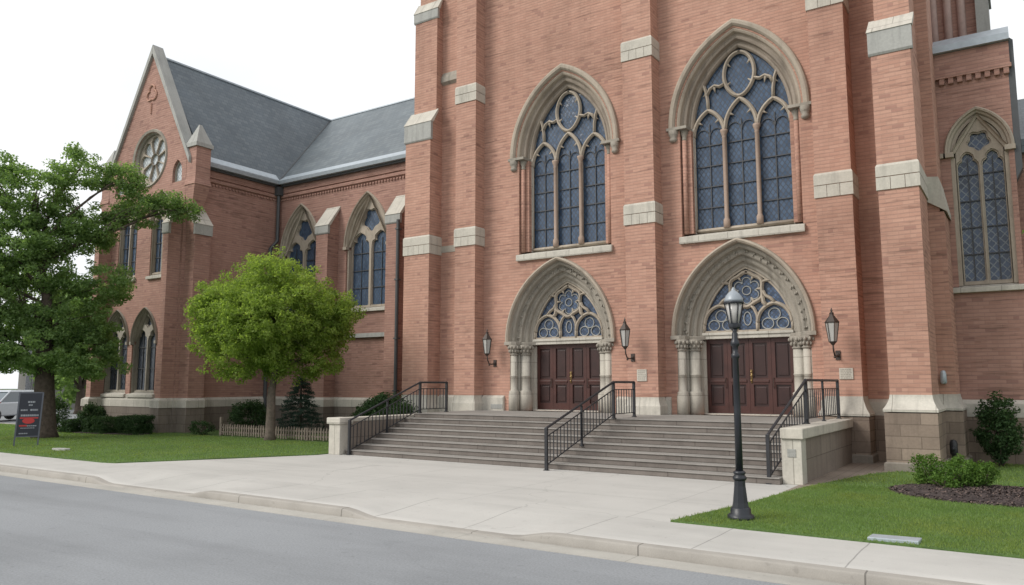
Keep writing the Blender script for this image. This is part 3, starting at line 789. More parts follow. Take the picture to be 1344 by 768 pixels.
def band(parent, x0, x1, yf, yb, z0, z1):
    """two stone courses with a dark bed joint, upright joints in the lower one"""
    m = MB(); e = 0.035; zm = z0 + (z1 - z0) * 0.48
    m.frustum((x0 - e, x1 + e, yf - e, yb), zm + 0.02, (x0 - e, x1 + e, yf - e, yb), z1 - 0.06)
    m.frustum((x0 - e, x1 + e, yf - e, yb), z1 - 0.06, (x0 - 0.004, x1 + 0.004, yf - 0.004, yb), z1)
    n = max(3, int((x1 - x0) / 0.24)); w = (x1 - x0 + 2 * e) / n
    for i in range(n):
        m.box(x0 - e + i * w + (0.006 if i else 0), x0 - e + (i + 1) * w - (0.006 if i < n - 1 else 0), yf - e + 0.001, yf + 0.2, z0, zm)
    n2 = max(1, int((yb - yf - 0.2) / 0.24)); w2 = (yb - yf - 0.2) / n2
    for i in range(n2):
        for xa, xb in ((x0 - e + 0.001, x0 + 0.15), (x1 - 0.15, x1 + e - 0.001)):
            m.box(xa, xb, yf + 0.206 + i * w2, yf + 0.2 + (i + 1) * w2 - 0.006, z0, zm)
    ob = obj('stone_band', m, M['stone_band'], parent)
    return ob

def cap(parent, x0, x1, y_low, y_up, z0, z1, z2, e=0.05, yb=None, brick=None):
    """weathered offset: upright stone face z0-z1, stone slab on the slope z1-z2, brick cheeks below it"""
    b = MB(); b.prism_x([(y_low, z0 - 0.02), (y_up + 0.01, z0 - 0.02), (y_up + 0.01, z2 - 0.13), (y_low, z1 - 0.06)], x0, x1)
    obj('shoulder', b, brick or M['brick'], parent)
    m = MB(); m.m = 0
    m.prism_x([(y_low - e, z0 + 0.05), (y_low - e + 0.03, z0), (y_low + 0.07, z0), (y_low + 0.07, z1 - 0.001), (y_low - e, z1 - 0.001)], x0 - e, x1 + e)
    m.m = 1
    m.prism_x([(y_low - e - 0.02, z1), (y_low - e - 0.02, z1 - 0.0005), (y_low + 0.09, z1 - 0.0005), (y_up + 0.02, z2 - 0.12), (y_up + 0.02, z2)], x0 - e - 0.02, x1 + e + 0.02)
    return obj('weathering', m, [M['stone_grey'], M['stone_pale']], parent, 0.012)

def pier(x0, x1, yf, bands, ztop=22, yb=W, zbase=1.6, name='buttress'):
    m = MB(); m.box(x0, x1, yf, yb, zbase, ztop)
    p = obj(name, m, M['brick'], church)
    for z0, z1 in bands: band(p, x0, x1, yf, yb, z0, z1)
    return p

def light_base(p, x0, x1, yf, yb, z0=PLAT - 0.08, z1=1.6, fl=0.12):
    m = MB(); m.frustum((x0 - fl, x1 + fl, yf - fl, yb - 0.101), z0, (x0 - fl, x1 + fl, yf - fl, yb - 0.101), z0 + (z1 - z0) * 0.55)
    q = 5
    for i in range(q):
        a, b = i / q, (i + 1) / q
        fa = fl * (1 - a) ** 2; fb = fl * (1 - b) ** 2 + 0.004
        zz = lambda t: z0 + (z1 - z0) * (0.55 + 0.45 * t)
        m.frustum((x0 - fa, x1 + fa, yf - fa, yb - 0.101), zz(a), (x0 - fb, x1 + fb, yf - fb, yb - 0.101), zz(b))
    obj('base', m, M['stone_pale'], p)

BD = [(6.95, 7.62), (12.32, 12.98), (17.6, 18.2)]
pB = pier(-17.1, -16.2, 21.95, BD); light_base(pB, -17.1, -16.2, 21.95, W, fl=0.06)
pC = pier(-10.3, -9.3, 21.9, BD); light_base(pC, -10.3, -9.3, 21.9, W, fl=0.08)
pD = pier(-4.52, -3.6, 21.68, [(7.0, 7.68), (12.36, 13.0), (17.6, 18.2)])
def deep_base(p, x0, x1, yf, yb, zp, zc0, zc1, fl, flx=None):
    """plinth, brownstone courses, hollow chamfered limestone"""
    fx = fl if flx is None else flx
    m = MB(); m.frustum((x0 - fx - 0.05, x1 + fx + 0.05, yf - fl - 0.05, yb), 0, (x0 - fx - 0.05, x1 + fx + 0.05, yf - fl - 0.05, yb), zp - 0.03)
    m.frustum((x0 - fx - 0.05, x1 + fx + 0.05, yf - fl - 0.05, yb), zp - 0.03, (x0 - fx, x1 + fx, yf - fl, yb), zp)
    obj('plinth', m, M['plinth'], p)
    m = MB(); m.box(x0 - fx, x1 + fx, yf - fl, yb, zp, zc0 - 0.025)
    obj('ashlar_base', m, M['brownstone'], p)
    m = MB(); q = 7; e = 0.02
    m.frustum((x0 - fx - e, x1 + fx + e, yf - fl - e, yb), zc0, (x0 - fx - e, x1 + fx + e, yf - fl - e, yb), zc0 + 0.05)
    for i in range(q):
        a, b = i / q, (i + 1) / q
        k = lambda f, t: (f + e) * (1 - t) ** 1.8 + 0.004
        zz = lambda t: zc0 + 0.05 + (zc1 - zc0 - 0.05) * t
        m.frustum((x0 - k(fx, a), x1 + k(fx, a), yf - k(fl, a), yb), zz(a), (x0 - k(fx, b), x1 + k(fx, b), yf - k(fl, b), yb), zz(b))
    obj('base', m, M['stone_pale'], p)
deep_base(pD, -4.52, -3.6, 21.68, W - 0.101, 0.22, 1.18, 1.68, 0.14)
# the recess wall between the right buttresses, below the base course
rb = MB(); rb.box(-3.45, -1.9, W - 0.16, W - 0.101, 0.0, 1.18)
obj('ashlar_base', rb, M['brownstone'], church)

# E: deep corner buttress with weatherings
m = MB(); m.box(-2.76, -1.88, 20.12, W, 1.75, 10.0)
pE = obj('buttress', m, M['brick'], church)
m = MB(); m.box(-2.70, -1.90, 20.62, W, 10.0, 15.98); m.box(-2.66, -1.92, 21.2, W, 15.98, 22)
obj('upper_stage', m, M['brick'], pE)
deep_base(pE, -2.76, -1.88, 20.12, W - 0.101, 0.22, 1.36, 1.75, 0.24, 0.11)
cap(pE, -2.76, -1.88, 20.12, 20.62, 10.02, 10.62, 11.15)
cap(pE, -2.70, -1.90, 20.62, 21.2, 16.0, 16.6, 17.2, yb=21.4)
band(pE, -2.76, -1.88, 20.12, W, 6.64, 7.28)
# side facing buttress behind it
m = MB(); m.box(-1.9, -1.52, 21.85, 23.19, 1.75, 6.3); m.box(-1.9, -1.62, 21.9, 23.19, 6.3, 15.0)
pF = obj('buttress', m, M['brick'], church)
m = MB(); m.prism_y([(-1.93, 6.62), (-1.46, 6.30), (-1.46, 6.42), (-1.60, 7.20), (-1.93, 7.24)], 21.82, 23.19)
obj('weathering', m, M['stone_band'], pF)
deep_base(pF, -1.9, -1.52, 21.85, 23.19, 0.22, 1.36, 1.75, 0.14, 0.12)
# A: left corner buttress
m = MB(); m.box(-19.42, -18.2, 21.8, W, 0, 11.13)
pA = obj('buttress', m, M['brick'], church)
m = MB(); m.box(-19.32, -18.22, 22.15, W, 11.13, 16.08)
obj('upper_stage', m, M['brick'], pA)
m = MB(); m.box(-19.25, -18.24, 22.35, W, 16.08, 22)
obj('upper_stage', m, M['brick'], pA)
cap(pA, -19.42, -18.2, 21.8, 22.15, 11.15, 11.85, 12.45, yb=22.4)
cap(pA, -19.32, -18.22, 22.15, 22.36, 16.1, 16.5, 17.0, yb=22.45)
band(pA, -19.42, -18.2, 21.8, W, 6.8, 7.5)
light_base(pA, -19.42, -18.2, 21.8, W, 0.6, 1.6, 0.08)
st = MB(); st.prism_x([(W - 0.12, 13.55), (W, 13.45), (W, 13.95), (W - 0.10, 13.75)], -18.19, -17.11)
obj('string_course', st, M['stone_dark'], church)
# low stone band in the recess
st = MB(); st.box(-18.19, -17.14, W - 0.02, W + 0.05, 6.9, 7.15); obj('stone_band', st, M['stone_dark'], church)

# ---- simpler windows with two lights
def two_light(cx, yw, z0, zs, a_out, rise, a0, glass, frame, depth=0.35, hood=True, lights_y=None, oc=None, sillmat=None, bars=True, name='arched_window', sw=0.12):
    c = c_for(a_out, rise)
    yg = yw + depth
    r0 = a0 + c; h0 = math.sqrt(r0 * r0 - c * c)
    outer = [(cx - a0, z0)] + arch_pts(cx, zs, a0, c, 14) + [(cx + a0, z0)]
    mw = 0.062 * (a0 / 0.88) + 0.012
    hw = (a0 - 0.045 - mw) / 2; dx = mw + hw
    sp, lr = lights_y
    L_ = []
    for s in (-1, 1):
        l = lancet(cx + s * dx, z0 + 0.12, sp, hw, lr, 8)
        P = simple(l); seg = [math.dist(P[i], P[(i + 1) % len(P)]) for i in range(len(P))]; tot = sum(seg)
        leg = sp - z0 - 0.12; hl = (tot - 2 * leg - 2 * hw) / 2
        L_.append(cusp(l, [(leg + hl * 0.45) / tot, (leg + hl * 1.55) / tot], hw * 0.28, 0.02))
    zc, ro = oc
    L_.append([(cx + ro * (1 + 0.13 * math.cos(5 * t + PI)) * math.cos(t + PI / 2), zc + ro * (1 + 0.13 * math.cos(5 * t + PI)) * math.sin(t + PI / 2)) for t in [2 * PI * i / 50 for i in range(50)]])
    win = tracery(name, outer, L_, yg, frame, church, 0.14, 0.05, 0.035)
    g = MB(); g.plate([(cx - a0 + 0.02, z0 + 0.02)] + arch_pts(cx, zs, a0 - 0.02, c, 12) + [(cx + a0 - 0.02, z0 + 0.02)], [], yg + 0.08, yg + 0.11)
    obj('glass', g, glass, win)
    if bars:
        b = MB(); nb = max(2, int((sp - z0) / 0.75))
        for s in (-1, 1):
            for k in range(1, nb + 1):
                z = z0 + 0.12 + (sp - z0 - 0.1) * k / (nb + 0.3)
                b.box(cx + s * dx - hw, cx + s * dx + hw, yg + 0.04, yg + 0.07, z - 0.016, z + 0.016)
            b.box(cx + s * dx - 0.012, cx + s * dx + 0.012, yg + 0.045, yg + 0.075, z0 + 0.1, sp + lr * 0.6)
        obj('saddle_bars', b, M['lead'], win)
    h = MB(); d = a_out - a0
    prof = [(-0.01, depth + 0.02), (0.0, depth * 0.55), (d * 0.3, depth * 0.45), (d * 0.42, depth * 0.12), (d * 0.62, 0.0), (d * 0.66, -0.07), (d * 0.85, -0.09), (d, -0.03), (d, 0.01)]
    if hood:
        sweep(h, cx, zs, a0, c, prof, yw, None, 18)
        sweep(h, cx, zs, a0, c, prof[:4], yw, None, 1)
        for s in (-1, 1):
            h.box(cx + s * (a0 + d * 0.55) - d * 0.5, cx + s * (a0 + d * 0.55) + d * 0.5, yw - 0.10, yw + depth * 0.4, zs - 0.13, zs - 0.001)
            h.box(cx + s * (a0 + d * 0.2) - d * 0.2, cx + s * (a0 + d * 0.2) + d * 0.2, yw + depth * 0.3, yw + depth, z0, zs - 0.131)
        obj('hood_mould', h, frame, win)
    sill(win, cx - a_out - 0.02, cx + a_out + 0.02, z0 - 0.20, z0 + 0.02, yw - sw, yw + depth + 0.02, sillmat or M['stone_pale'])
    hole_a = a0 + d * 0.62
    return simple([(cx - a0 - d * 0.4, z0 - 0.19), (cx - a0 - d * 0.4, zs)] + arch_pts(cx, zs, hole_a, c, 12) + [(cx + a0 + d * 0.4, zs), (cx + a0 + d * 0.4, z0 - 0.19)])

# ---- nave
NY = 24.2
nh = []
for cx in (-23.72, -28.0):
    nh.append(two_light(cx, NY, 5.3, 8.05, 1.38, 2.40, 1.17, M['glass'], M['stone'], 0.27, True, (7.95, 0.70), (9.22, 0.46)))
m = MB(); m.plate([(-29.6, 1.4), (-19.3, 1.4), (-19.3, 11.6), (-29.6, 11.6)], nh, NY, NY + 0.7, back=False)
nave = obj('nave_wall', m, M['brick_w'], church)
m = MB(); m.box(-36, -19.31, 36, 36.5, 0, 11.5); obj('rear_wall', m, M['brick_w'], nave)
m = MB(); m.box(-29.6, -19.4, NY - 0.10, NY + 0.4, 0, 1.02); obj('ashlar_base', m, M['brownstone_w'], nave)
m = MB(); m.frustum((-29.6, -19.4, NY - 0.12, NY + 0.4), 1.021, (-29.6, -19.4, NY - 0.12, NY + 0.4), 1.32); m.frustum((-29.6, -19.4, NY - 0.12, NY + 0.4), 1.32, (-29.6, -19.4, NY - 0.004, NY + 0.4), 1.42)
obj('base_course', m, M['stone_pale'], nave)
m = MB()
m.prism_x([(NY - 0.09, 10.86), (NY + 0.02, 10.80), (NY + 0.02, 11.04), (NY - 0.09, 10.98)], -29.57, -19.43)
for k in range(58): m.box(-29.5 + k * 0.174, -29.42 + k * 0.174, NY - 0.06, NY + 0.02, 10.70, 10.79)
obj('string_course', m, M['brick_w'], nave)
m = MB(); m.box(-29.57, -19.43, NY - 0.07, NY + 0.02, 11.06, 11.6); obj('frieze', m, M['brick_w'], nave)
m = MB(); m.box(-24.75, -22.35, NY - 0.16, NY + 0.05, 3.98, 4.16); obj('ledge', m, M['stone_grey'], nave)
for x in (-25.85, -21.62):
    m = MB(); m.box(x - 0.37, x + 0.37, 23.55, NY, 0, 8.6)
    b = obj('buttress', m, M['brick_w'], church)
    cap(b, x - 0.37, x + 0.37, 23.55, NY, 8.62, 9.0, 10.0, brick=M['brick_w'])
    m = MB(); m.box(x - 0.48, x + 0.48, 23.47, NY, 0, 1.02); obj('ashlar_base', m, M['brownstone_w'], b)
    m = MB(); m.frustum((x - 0.5, x + 0.5, 23.45, NY), 1.021, (x - 0.5, x + 0.5, 23.45, NY), 1.32); m.frustum((x - 0.5, x + 0.5, 23.45, NY), 1.32, (x - 0.374, x + 0.374, 23.546, NY), 1.42); obj('base', m, M['stone_pale'], b)

# ---- transept
TY = 19.2; TX0, TX1, TXA = -35.6, -29.6, -32.5
th = []
for cx in (-34.25, -32.05):
    th.append(two_light(cx, TY, 1.62, 3.85, 1.0, 1.5, 0.88, M['glass_d'], M['stone_dark'], 0.20, True, (3.85, 0.5), (4.72, 0.22)))
for cx in (-33.8, -31.22):
    th.append(two_light(cx, TY, 6.75, 9.3, 0.80, 1.15, 0.70, M['glass'], M['stone'], 0.14, True, (9.0, 0.42), (9.8, 0.2)))
# rose
rc = (-32.4, 12.1)
lights = [ellipse(rc[0], rc[1], 0.2, 0.2, 18)]
for k in range(8):
    t0 = 2 * PI * k / 8
    lights.append([(rc[0] + r * math.cos(t0 + d), rc[1] + r * math.sin(t0 + d)) for r, d in ((0.34, -0.16), (0.34, 0.16), (0.62, 0.24), (0.86, 0.26), (0.98, 0.12), (1.0, 0), (0.98, -0.12), (0.86, -0.26), (0.62, -0.24))])
rw = tracery('rose_window', ellipse(rc[0], rc[1], 1.16, 1.16, 40), [offset_poly(simple(l), 0.065) for l in lights], TY + 0.25, M['stone'], church, 0.12, 0.04, 0.008)
g = MB(); g.plate(ellipse(rc[0], rc[1], 1.13, 1.13, 32), [], TY + 0.32, TY + 0.35); obj('glass', g, M['glass_g'], rw)
g = MB()
prof = [(1.14, 0.28), (1.15, 0.12), (1.18, 0.08), (1.22, -0.03), (1.32, -0.06), (1.36, 0.01)]
o = len(g.v); n = 48
for r, y in prof:
    for k in range(n): g.v.append((rc[0] + r * math.cos(2 * PI * k / n), TY + y, rc[1] + r * math.sin(2 * PI * k / n)))
for i in range(len(prof) - 1):
    for k in range(n): g.face((o + i * n + k, o + (i + 1) * n + k, o + (i + 1) * n + (k + 1) % n, o + i * n + (k + 1) % n))
obj('hood_mould', g, M['stone_dark'], rw)
th.append(ellipse(rc[0], rc[1], 1.2, 1.2, 40))
# small pointed light beside the pinnacle, and its twin
for cx in (-30.25, -34.75):
    hp = lancet(cx, 10.7, 11.15, 0.34, 0.55, 8)
    th.append(simple(hp))
    m = MB(); m.plate(simple(hp), [offset_poly(simple(hp), -0.09)], TY + 0.12, TY + 0.2)
    sm_ = obj('small_window', m, M['stone_dark'], church)
    g = MB(); g.plate(offset_poly(simple(hp), -0.05), [], TY + 0.17, TY + 0.19); obj('glass', g, M['glass_g'], sm_)
gz = lambda x: 17.05 - 5.45 * abs(x - TXA) / 3.1
gable = [(TX0, 1.4), (TX1, 1.4), (TX1, gz(TX1)), (TXA, 17.05), (TX0, gz(TX0))]
m = MB(); m.plate(gable, [simple(h) for h in th], TY, TY + 0.32, back=True)
tr = obj('transept_front', m, M['brick_w'], church)
m = MB()
for k in range(3):   # blind trefoil
    t = PI / 2 + k * 2 * PI / 3
    m.tube([(TXA + 0.18 * math.cos(t) + 0.22 * math.cos(q), TY - 0.02, 15.15 + 0.18 * math.sin(t) + 0.22 * math.sin(q)) for q in [t - 2.0 + 4.0 * i / 12 for i in range(13)]], 0.05, 6)
m.tube([(TXA, TY - 0.02, 14.7), (TXA, TY - 0.02, 14.2)], 0.045, 6)
obj('blind_trefoil', m, M['brick'], tr)
m = MB()
for s in (-1, 1):   # stone coping on the gable
    xe = TXA + s * 3.22
    for (y0, y1, d0, d1) in ((TY - 0.12, TY + 0.40, 0.0, 0.20),):
        P = [(TXA, 17.05 + d0), (xe, gz(TXA + s * 3.22) + d0), (xe, gz(TXA + s * 3.22) + d1 + 0.10), (TXA, 17.05 + d1 + 0.22)]
        m.prism_y(P if s < 0 else P[::-1], y0, y1)
obj('gable_coping', m, M['stone_grey'], tr, 0.01)
m = MB(); m.box(TX1 - 0.5, TX1, TY + 0.32, 24.2, 1.4, 11.6); tside = obj('transept_side', m, M['brick_w'], church)
m = MB(); m.box(TX0, TX0 + 0.5, TY + 0.32, 36, 0, 11.6); obj('transept_side', m, M['brick_w'], church)
m = MB(); m.prism_y([(TX1 - 0.02, 10.80), (TX1 + 0.09, 10.86), (TX1 + 0.09, 10.98), (TX1 - 0.02, 11.04)], TY + 0.6, NY - 0.1)
for k in range(24): m.box(TX1 - 0.02, TX1 + 0.06, TY + 0.75 + k * 0.174, TY + 0.83 + k * 0.174, 10.70, 10.79)
obj('string_course', m, M['brick_w'], tside)
m = MB(); m.box(TX1 - 0.02, TX1 + 0.07, TY + 0.6, NY - 0.08, 11.06, 11.6); obj('frieze', m, M['brick_w'], tside)
# transept base
m = MB(); m.box(TX0 - 0.1, TX1 + 0.1, TY - 0.1, NY - 0.13, 0, 1.02); obj('ashlar_base', m, M['brownstone_w'], tr)
m = MB(); m.frustum((TX0 - .12, TX1 + .12, TY - .12, NY - .13), 1.021, (TX0 - .12, TX1 + .12, TY - .12, NY - .13), 1.32); m.frustum((TX0 - .12, TX1 + .12, TY - .12, NY - .13), 1.32, (TX0 - .004, TX1 + .004, TY - .004, NY - .13), 1.42)
obj('base_course', m, M['stone_pale'], tr)
# transept buttresses
def t_butt(x0, x1, y0, y1, slope, z0=8.3, z1=8.75, z2=9.6):
    m = MB(); m.box(x0, x1, y0, y1, 0, z0 - 0.02)
    b = obj('buttress', m, M['brick_w'], church)
    e = 0.05
    m = MB()
    if slope == 'y':
        cap(b, x0, x1, y0, y1, z0, z1, z2, brick=M['brick_w'])
    else:
        s = 1 if slope == 'x' else -1
        xo = x1 if s > 0 else x0; xi = x0 if s > 0 else x1
        P = [(xi, z0 - 0.02), (xo, z0 - 0.02), (xo, z1 - 0.06), (xi, z2 - 0.13)]
        q = MB(); q.prism_y(P if s > 0 else P[::-1], y0, y1); obj('shoulder', q, M['brick_w'], b)
        m.m = 0
        P = [(xo - s * 0.07, z0), (xo + s * e, z0), (xo + s * e, z1 - 0.001), (xo - s * 0.07, z1 - 0.001)]
        m.prism_y(P if s > 0 else P[::-1], y0 - e, y1 + e)
        m.m = 1
        P = [(xo - s * 0.09, z1 - 0.0005), (xo + s * (e + 0.02), z1 - 0.0005), (xo + s * (e + 0.02), z1), (xi - s * 0.02, z2), (xi - s * 0.02, z2 - 0.12)]
        m.prism_y(P if s > 0 else P[::-1], y0 - e - 0.02, y1 + e + 0.02)
        obj('weathering', m, [M['stone_grey'], M['stone_pale']], b, 0.012)
    m = MB(); m.box(x0 - .1, x1 + .1, y0 - .1, y1 + .0, 0, 1.02); obj('ashlar_base', m, M['brownstone_w'], b)
    m = MB(); m.frustum((x0 - .13, x1 + .13, y0 - .13, y1), 1.021, (x0 - .13, x1 + .13, y0 - .13, y1), 1.32); m.frustum((x0 - .13, x1 + .13, y0 - .13, y1), 1.32, (x0 - .004, x1 + .004, y0 - .004, y1), 1.42); obj('base', m, M['stone_pale'], b)
t_butt(-30.10, -29.72, 18.62, TY - 0.005, 'y')
t_butt(TX1 + 0.005, -28.95, 19.35, 20.1, 'x')
t_butt(-35.49, -35.11, 18.62, TY - 0.005, 'y')
t_butt(-36.3, TX0 - 0.005, 19.35, 20.1, 'w')
# pinnacles on the gable shoulders
for x in (-29.25, -35.95):
    m = MB(); m.box(x - 0.33, x + 0.33, TY + 0.0, TY + 0.7, 10.75, 12.1); m.frustum((min(x, TX1 - .05 if x > -32 else x + .3), x + .02 if x > -32 else TX0 + .1, TY + .1, TY + .6), 9.4, (x - .36, x + .36, TY - .03, TY + .73), 10.45); m.frustum((x - .38, x + .38, TY - .06, TY + .76), 10.45, (x - .33, x + .33, TY, TY + .7), 10.749)
    p = obj('pinnacle', m, M['brick_w'], church)
    m = MB(); m.box(x - 0.40, x + 0.40, TY - 0.07, TY + 0.77, 12.101, 12.27)
    m.frustum((x - .37, x + .37, TY - .04, TY + .74), 12.271, (x - .03, x + .03, TY + .29, TY + .41), 13.15)
    obj('cap', m, M['stone_grey'], p)

# ---- roofs
def roof(name, v, mat, parent=church, t=0.14):
    m = MB(); n = len(v)
    m.add(list(v) + [(x, y, z - t) for x, y, z in v], [tuple(range(n)), tuple(range(n, 2 * n))[::-1]] + [(i, n + i, n + (i + 1) % n, (i + 1) % n) for i in range(n)])
    return obj(name, m, mat, parent)
RZ, EZ = 17.0, 11.62; RY = 30.0; EY = NY - 0.28; EX = TX1 + 0.28
roof('transept_roof', [(TXA, TY + 0.34, RZ), (EX, TY + 0.67, EZ), (EX, EY, EZ), (TXA, RY, RZ)], M['slate_y'])
roof('transept_roof', [(TXA, TY + 0.34, RZ), (TXA, RY + 6, RZ), (TX0 - 0.28, RY + 6, EZ), (TX0 - 0.28, TY + 0.67, EZ)], M['slate_y'])
roof('nave_roof', [(TXA, RY, RZ), (EX, EY, EZ), (-19.32, EY, EZ), (-19.32, RY, RZ)], M['slate_x'])
roof('nave_roof', [(TXA, RY, RZ), (-19.32, RY, RZ), (-19.32, 36.4, EZ), (TXA, 36.4, EZ)], M['slate_x'])
m = MB()
m.tube([(TXA, TY + 0.42, RZ + 0.03), (TXA, RY, RZ + 0.03)], 0.07, 6); m.tube([(TXA, RY, RZ + 0.03), (-19.35, RY, RZ + 0.03)], 0.06, 6)
obj('ridge_cap', m, M['zinc'], church)
m = MB(); m.tube([(TXA, RY, RZ + 0.0), (EX, EY, EZ + 0.0)], 0.05, 6); obj('valley', m, M['darkmetal'], church)
m = MB()
m.prism_x([(EY - 0.14, EZ - 0.02), (EY - 0.10, EZ - 0.17), (NY - 0.09, EZ - 0.17), (NY - 0.09, EZ - 0.145), (EY + 0.02, EZ - 0.145), (EY + 0.28, EZ + 0.262), (EY + 0.28, EZ + 0.29)], EX + 0.1, -19.43)
m.prism_y([(EX + 0.14, EZ - 0.02), (EX + 0.14, EZ + 0.02), (EX - 0.14, EZ + 0.32), (EX - 0.14, EZ + 0.29), (EX - 0.02, EZ - 0.145), (TX1 + 0.09, EZ - 0.145), (TX1 + 0.09, EZ - 0.17), (EX + 0.10, EZ - 0.17)], TY + 0.74, EY - 0.1)
obj('gutter', m, M['zinc'], church)
m = MB(); m.box(EX + 0.1, -19.43, NY - 0.22, NY - 0.075, EZ - 0.26, EZ - 0.172); m.box(TX1 + 0.075, TX1 + 0.2, TY + 0.75, NY - 0.23, EZ - 0.26, EZ - 0.172)  # dark strips stand in for the shaded gap below the gutter
obj('eaves_shade_strip', m, M['darkmetal'], church)
# downspouts
m = MB(); x = -21.22; yp = 23.43
m.tube([(x, yp, 8.72), (x, yp, 0.1)], 0.075, 10)
for z in (8.3, 6.2, 3.8, 1.7): m.box(x - 0.09, x + 0.09, yp - 0.09, 23.56, z, z + 0.06)
obj('downspout', m, M['darkmetal'], church)
m = MB()
m.box(-29.52, -29.22, NY - 0.36, NY - 0.08, 10.95, 11.35)
m.tube([(-29.38, NY - 0.22, 11.0), (-29.38, NY - 0.22, 8.75), (-29.5, NY - 0.5, 8.35), (-29.5, NY - 0.5, 0.1)], 0.085, 10)
obj('downspout', m, M['darkmetal'], church)

# ---- right wing
RY0 = 23.2
rh = two_light(-0.73, RY0, 4.55, 8.12, 0.80, 1.16, 0.56, M['glass_r'], M['stone'], 0.22, True, (7.72, 0.40), (8.40, 0.23), bars=True)
m = MB(); m.plate([(-1.9, 1.6), (0.05, 1.6), (0.05, 11.0), (-1.9, 11.0)], [rh], RY0, RY0 + 0.6, back=False)
wing = obj('side_wing', m, M['brick_w'], church)
m = MB(); m.box(-1.66, -1.50, RY0 - .10, RY0 + .02, 7.99, 8.115); obj('label_stop', m, M['stone'], wing)
m = MB(); m.box(-1.89, 0.05, RY0 + 0.6, 30, 0, 11.0); obj('wing_wall', m, M['brick_w'], wing)
m = MB()
for k in range(8): m.box(-1.52 + k * 0.21, -1.40 + k * 0.21, RY0 - 0.10, RY0 + 0.02, 10.0, 10.16)
m.box(-1.62, 0.13, RY0 - 0.12, RY0 + 0.02, 10.161, 10.26); m.box(-1.62, 0.10, RY0 - 0.08, RY0 + 0.02, 10.26, 10.86)
obj('corbel_table', m, M['brick_w'], wing)
m = MB(); m.prism_x([(RY0 - 0.22, 10.87), (RY0 + 1.2, 10.87), (RY0 + 1.2, 11.55), (RY0 + 0.1, 11.32), (RY0 - 0.22, 11.05)], -1.62, 0.12)
obj('parapet_flashing', m, M['zinc'], wing)
m = MB(); m.prism_y([(0.051, 7.2), (0.20, 7.5), (0.20, 10.9), (0.051, 11.05)], RY0 + 0.01, RY0 + 0.5)
obj('return_gutter', m, M['darkmetal'], wing)
m = MB(); m.box(-1.9, 0.10, RY0 - 0.10, RY0 + 0.3, 0, 1.17); obj('ashlar_base', m, M['brownstone'], wing)
m = MB(); m.frustum((-1.9, 0.1, RY0 - .12, RY0 + .3), 1.171, (-1.9, 0.1, RY0 - .12, RY0 + .3), 1.5); m.frustum((-1.9, 0.1, RY0 - .12, RY0 + .3), 1.5, (-1.9, 0.054, RY0 - .004, RY0 + .3), 1.6); obj('base_course', m, M['stone_pale'], wing)
# low aisle further right
m = MB(); m.box(0.051, 9.0, RY0 + 0.7, 30, 1.55, 8.1)
aisle = obj('aisle_wall', m, M['brick_w'], church)
m = MB(); m.box(0.101, 9.05, RY0 + 0.6, RY0 + 1.2, 0, 1.55); obj('ashlar_base', m, M['brownstone'], aisle)
m = MB(); m.prism_x([(RY0 + 0.5, 8.0), (30, 8.0), (30, 11.4), (RY0 + 0.5, 8.35)], 0.21, 9.2); obj('aisle_roof', m, M['slate_x'], aisle)
# belfry turret rising behind the wing parapet
m = MB(); m.box(-1.88, -0.62, 25.2, 27.4, 10.8, 19)
tu = obj('turret', m, M['brick_w'], church)
m = MB(); m.smooth = True
for x in (-1.70, -1.33, -0.98): m.lathe(x, 25.16, [(0.11, 11.0), (0.11, 18.6)], 10)
obj('pink_shafts', m, plain_mat('pink_sandstone', (0.56, 0.41, 0.37), 0.85, 0, 0.12), tu)
m = MB(); m.box(-0.62, -0.30, 25.0, 26.4, 10.8, 13.2); m.frustum((-.62, -.24, 24.95, 26.4), 13.201, (-.62, -.40, 25.1, 26.4), 13.5); m.box(-0.62, -0.38, 25.1, 26.4, 13.5, 17)
obj('stone_buttress', m, M['stone_grey'], tu)
# ================================================================= SITE
def sstep(t): t = min(1, max(0, t)); return t * t * (3 - 2 * t)
def zk(x):
    d = 0.0
    for a, b in ((-16.4, -13.7), (-8.7, -6.2)):
        d = max(d, sstep((x - a + 0.75) / 0.75) * sstep((b + 0.75 - x) / 0.75))
    return -0.105 * d
m = MB(); m.add([(-400, -300, -0.30), (400, -300, -0.30), (400, 500, -0.30), (-400, 500, -0.30)], [(0, 1, 2, 3)])
struct('ground', m, M['field'])
m = MB(); m.box(-160, 90, -9, 8.76, -0.28, -0.13); struct('road', m, M['asphalt'])
m = MB(); m.box(-160, 90, 8.761, 9.14, -0.28, -0.124); struct('gutter_strip', m, M['gutter'])
def strip_grid(name, xs, rows, mat):
    m = MB(); n = len(rows)
    for x in xs:
        for f in rows: y, z = f(x); m.v.append((x, y, z))
    for i in range(len(xs) - 1):
        for k in range(n - 1):
            m.face((i * n + k, (i + 1) * n + k, (i + 1) * n + k + 1, i * n + k + 1))
    m.sm = [True] * len(m.f)
    return struct(name, m, mat)
xs = [-160, -60] + [-40 + 0.2 * i for i in range(301)] + [60, 90]
strip_grid('kerb', xs, [lambda x: (9.141, -0.2), lambda x: (9.142, min(-0.123, -0.13)), lambda x: (9.15, min(zk(x) - 0.018, -0.02)), lambda x: (9.165, zk(x) - 0.004), lambda x: (9.19, zk(x)), lambda x: (9.32, zk(x) + 0.001)], M['kerb'])
strip_grid('sidewalk', xs, [(lambda t: (lambda x: (9.321 + t * 1.6, zk(x) * (1 - sstep(t)) - (0.004 if t == 0 else 0))))(t) for t in (0, 0.003, 0.15, 0.3, 0.45, 0.6, 0.75, 0.9, 1.0)], M['walk'])
m = MB(); prism_z(m, [(-21.5, 10.922), (-3.5, 10.922), (-3.7, 16.3), (-16.6, 16.3), (-17.4, 16.0)], -0.2, 0.0)
struct('plaza', m, M['concrete'])
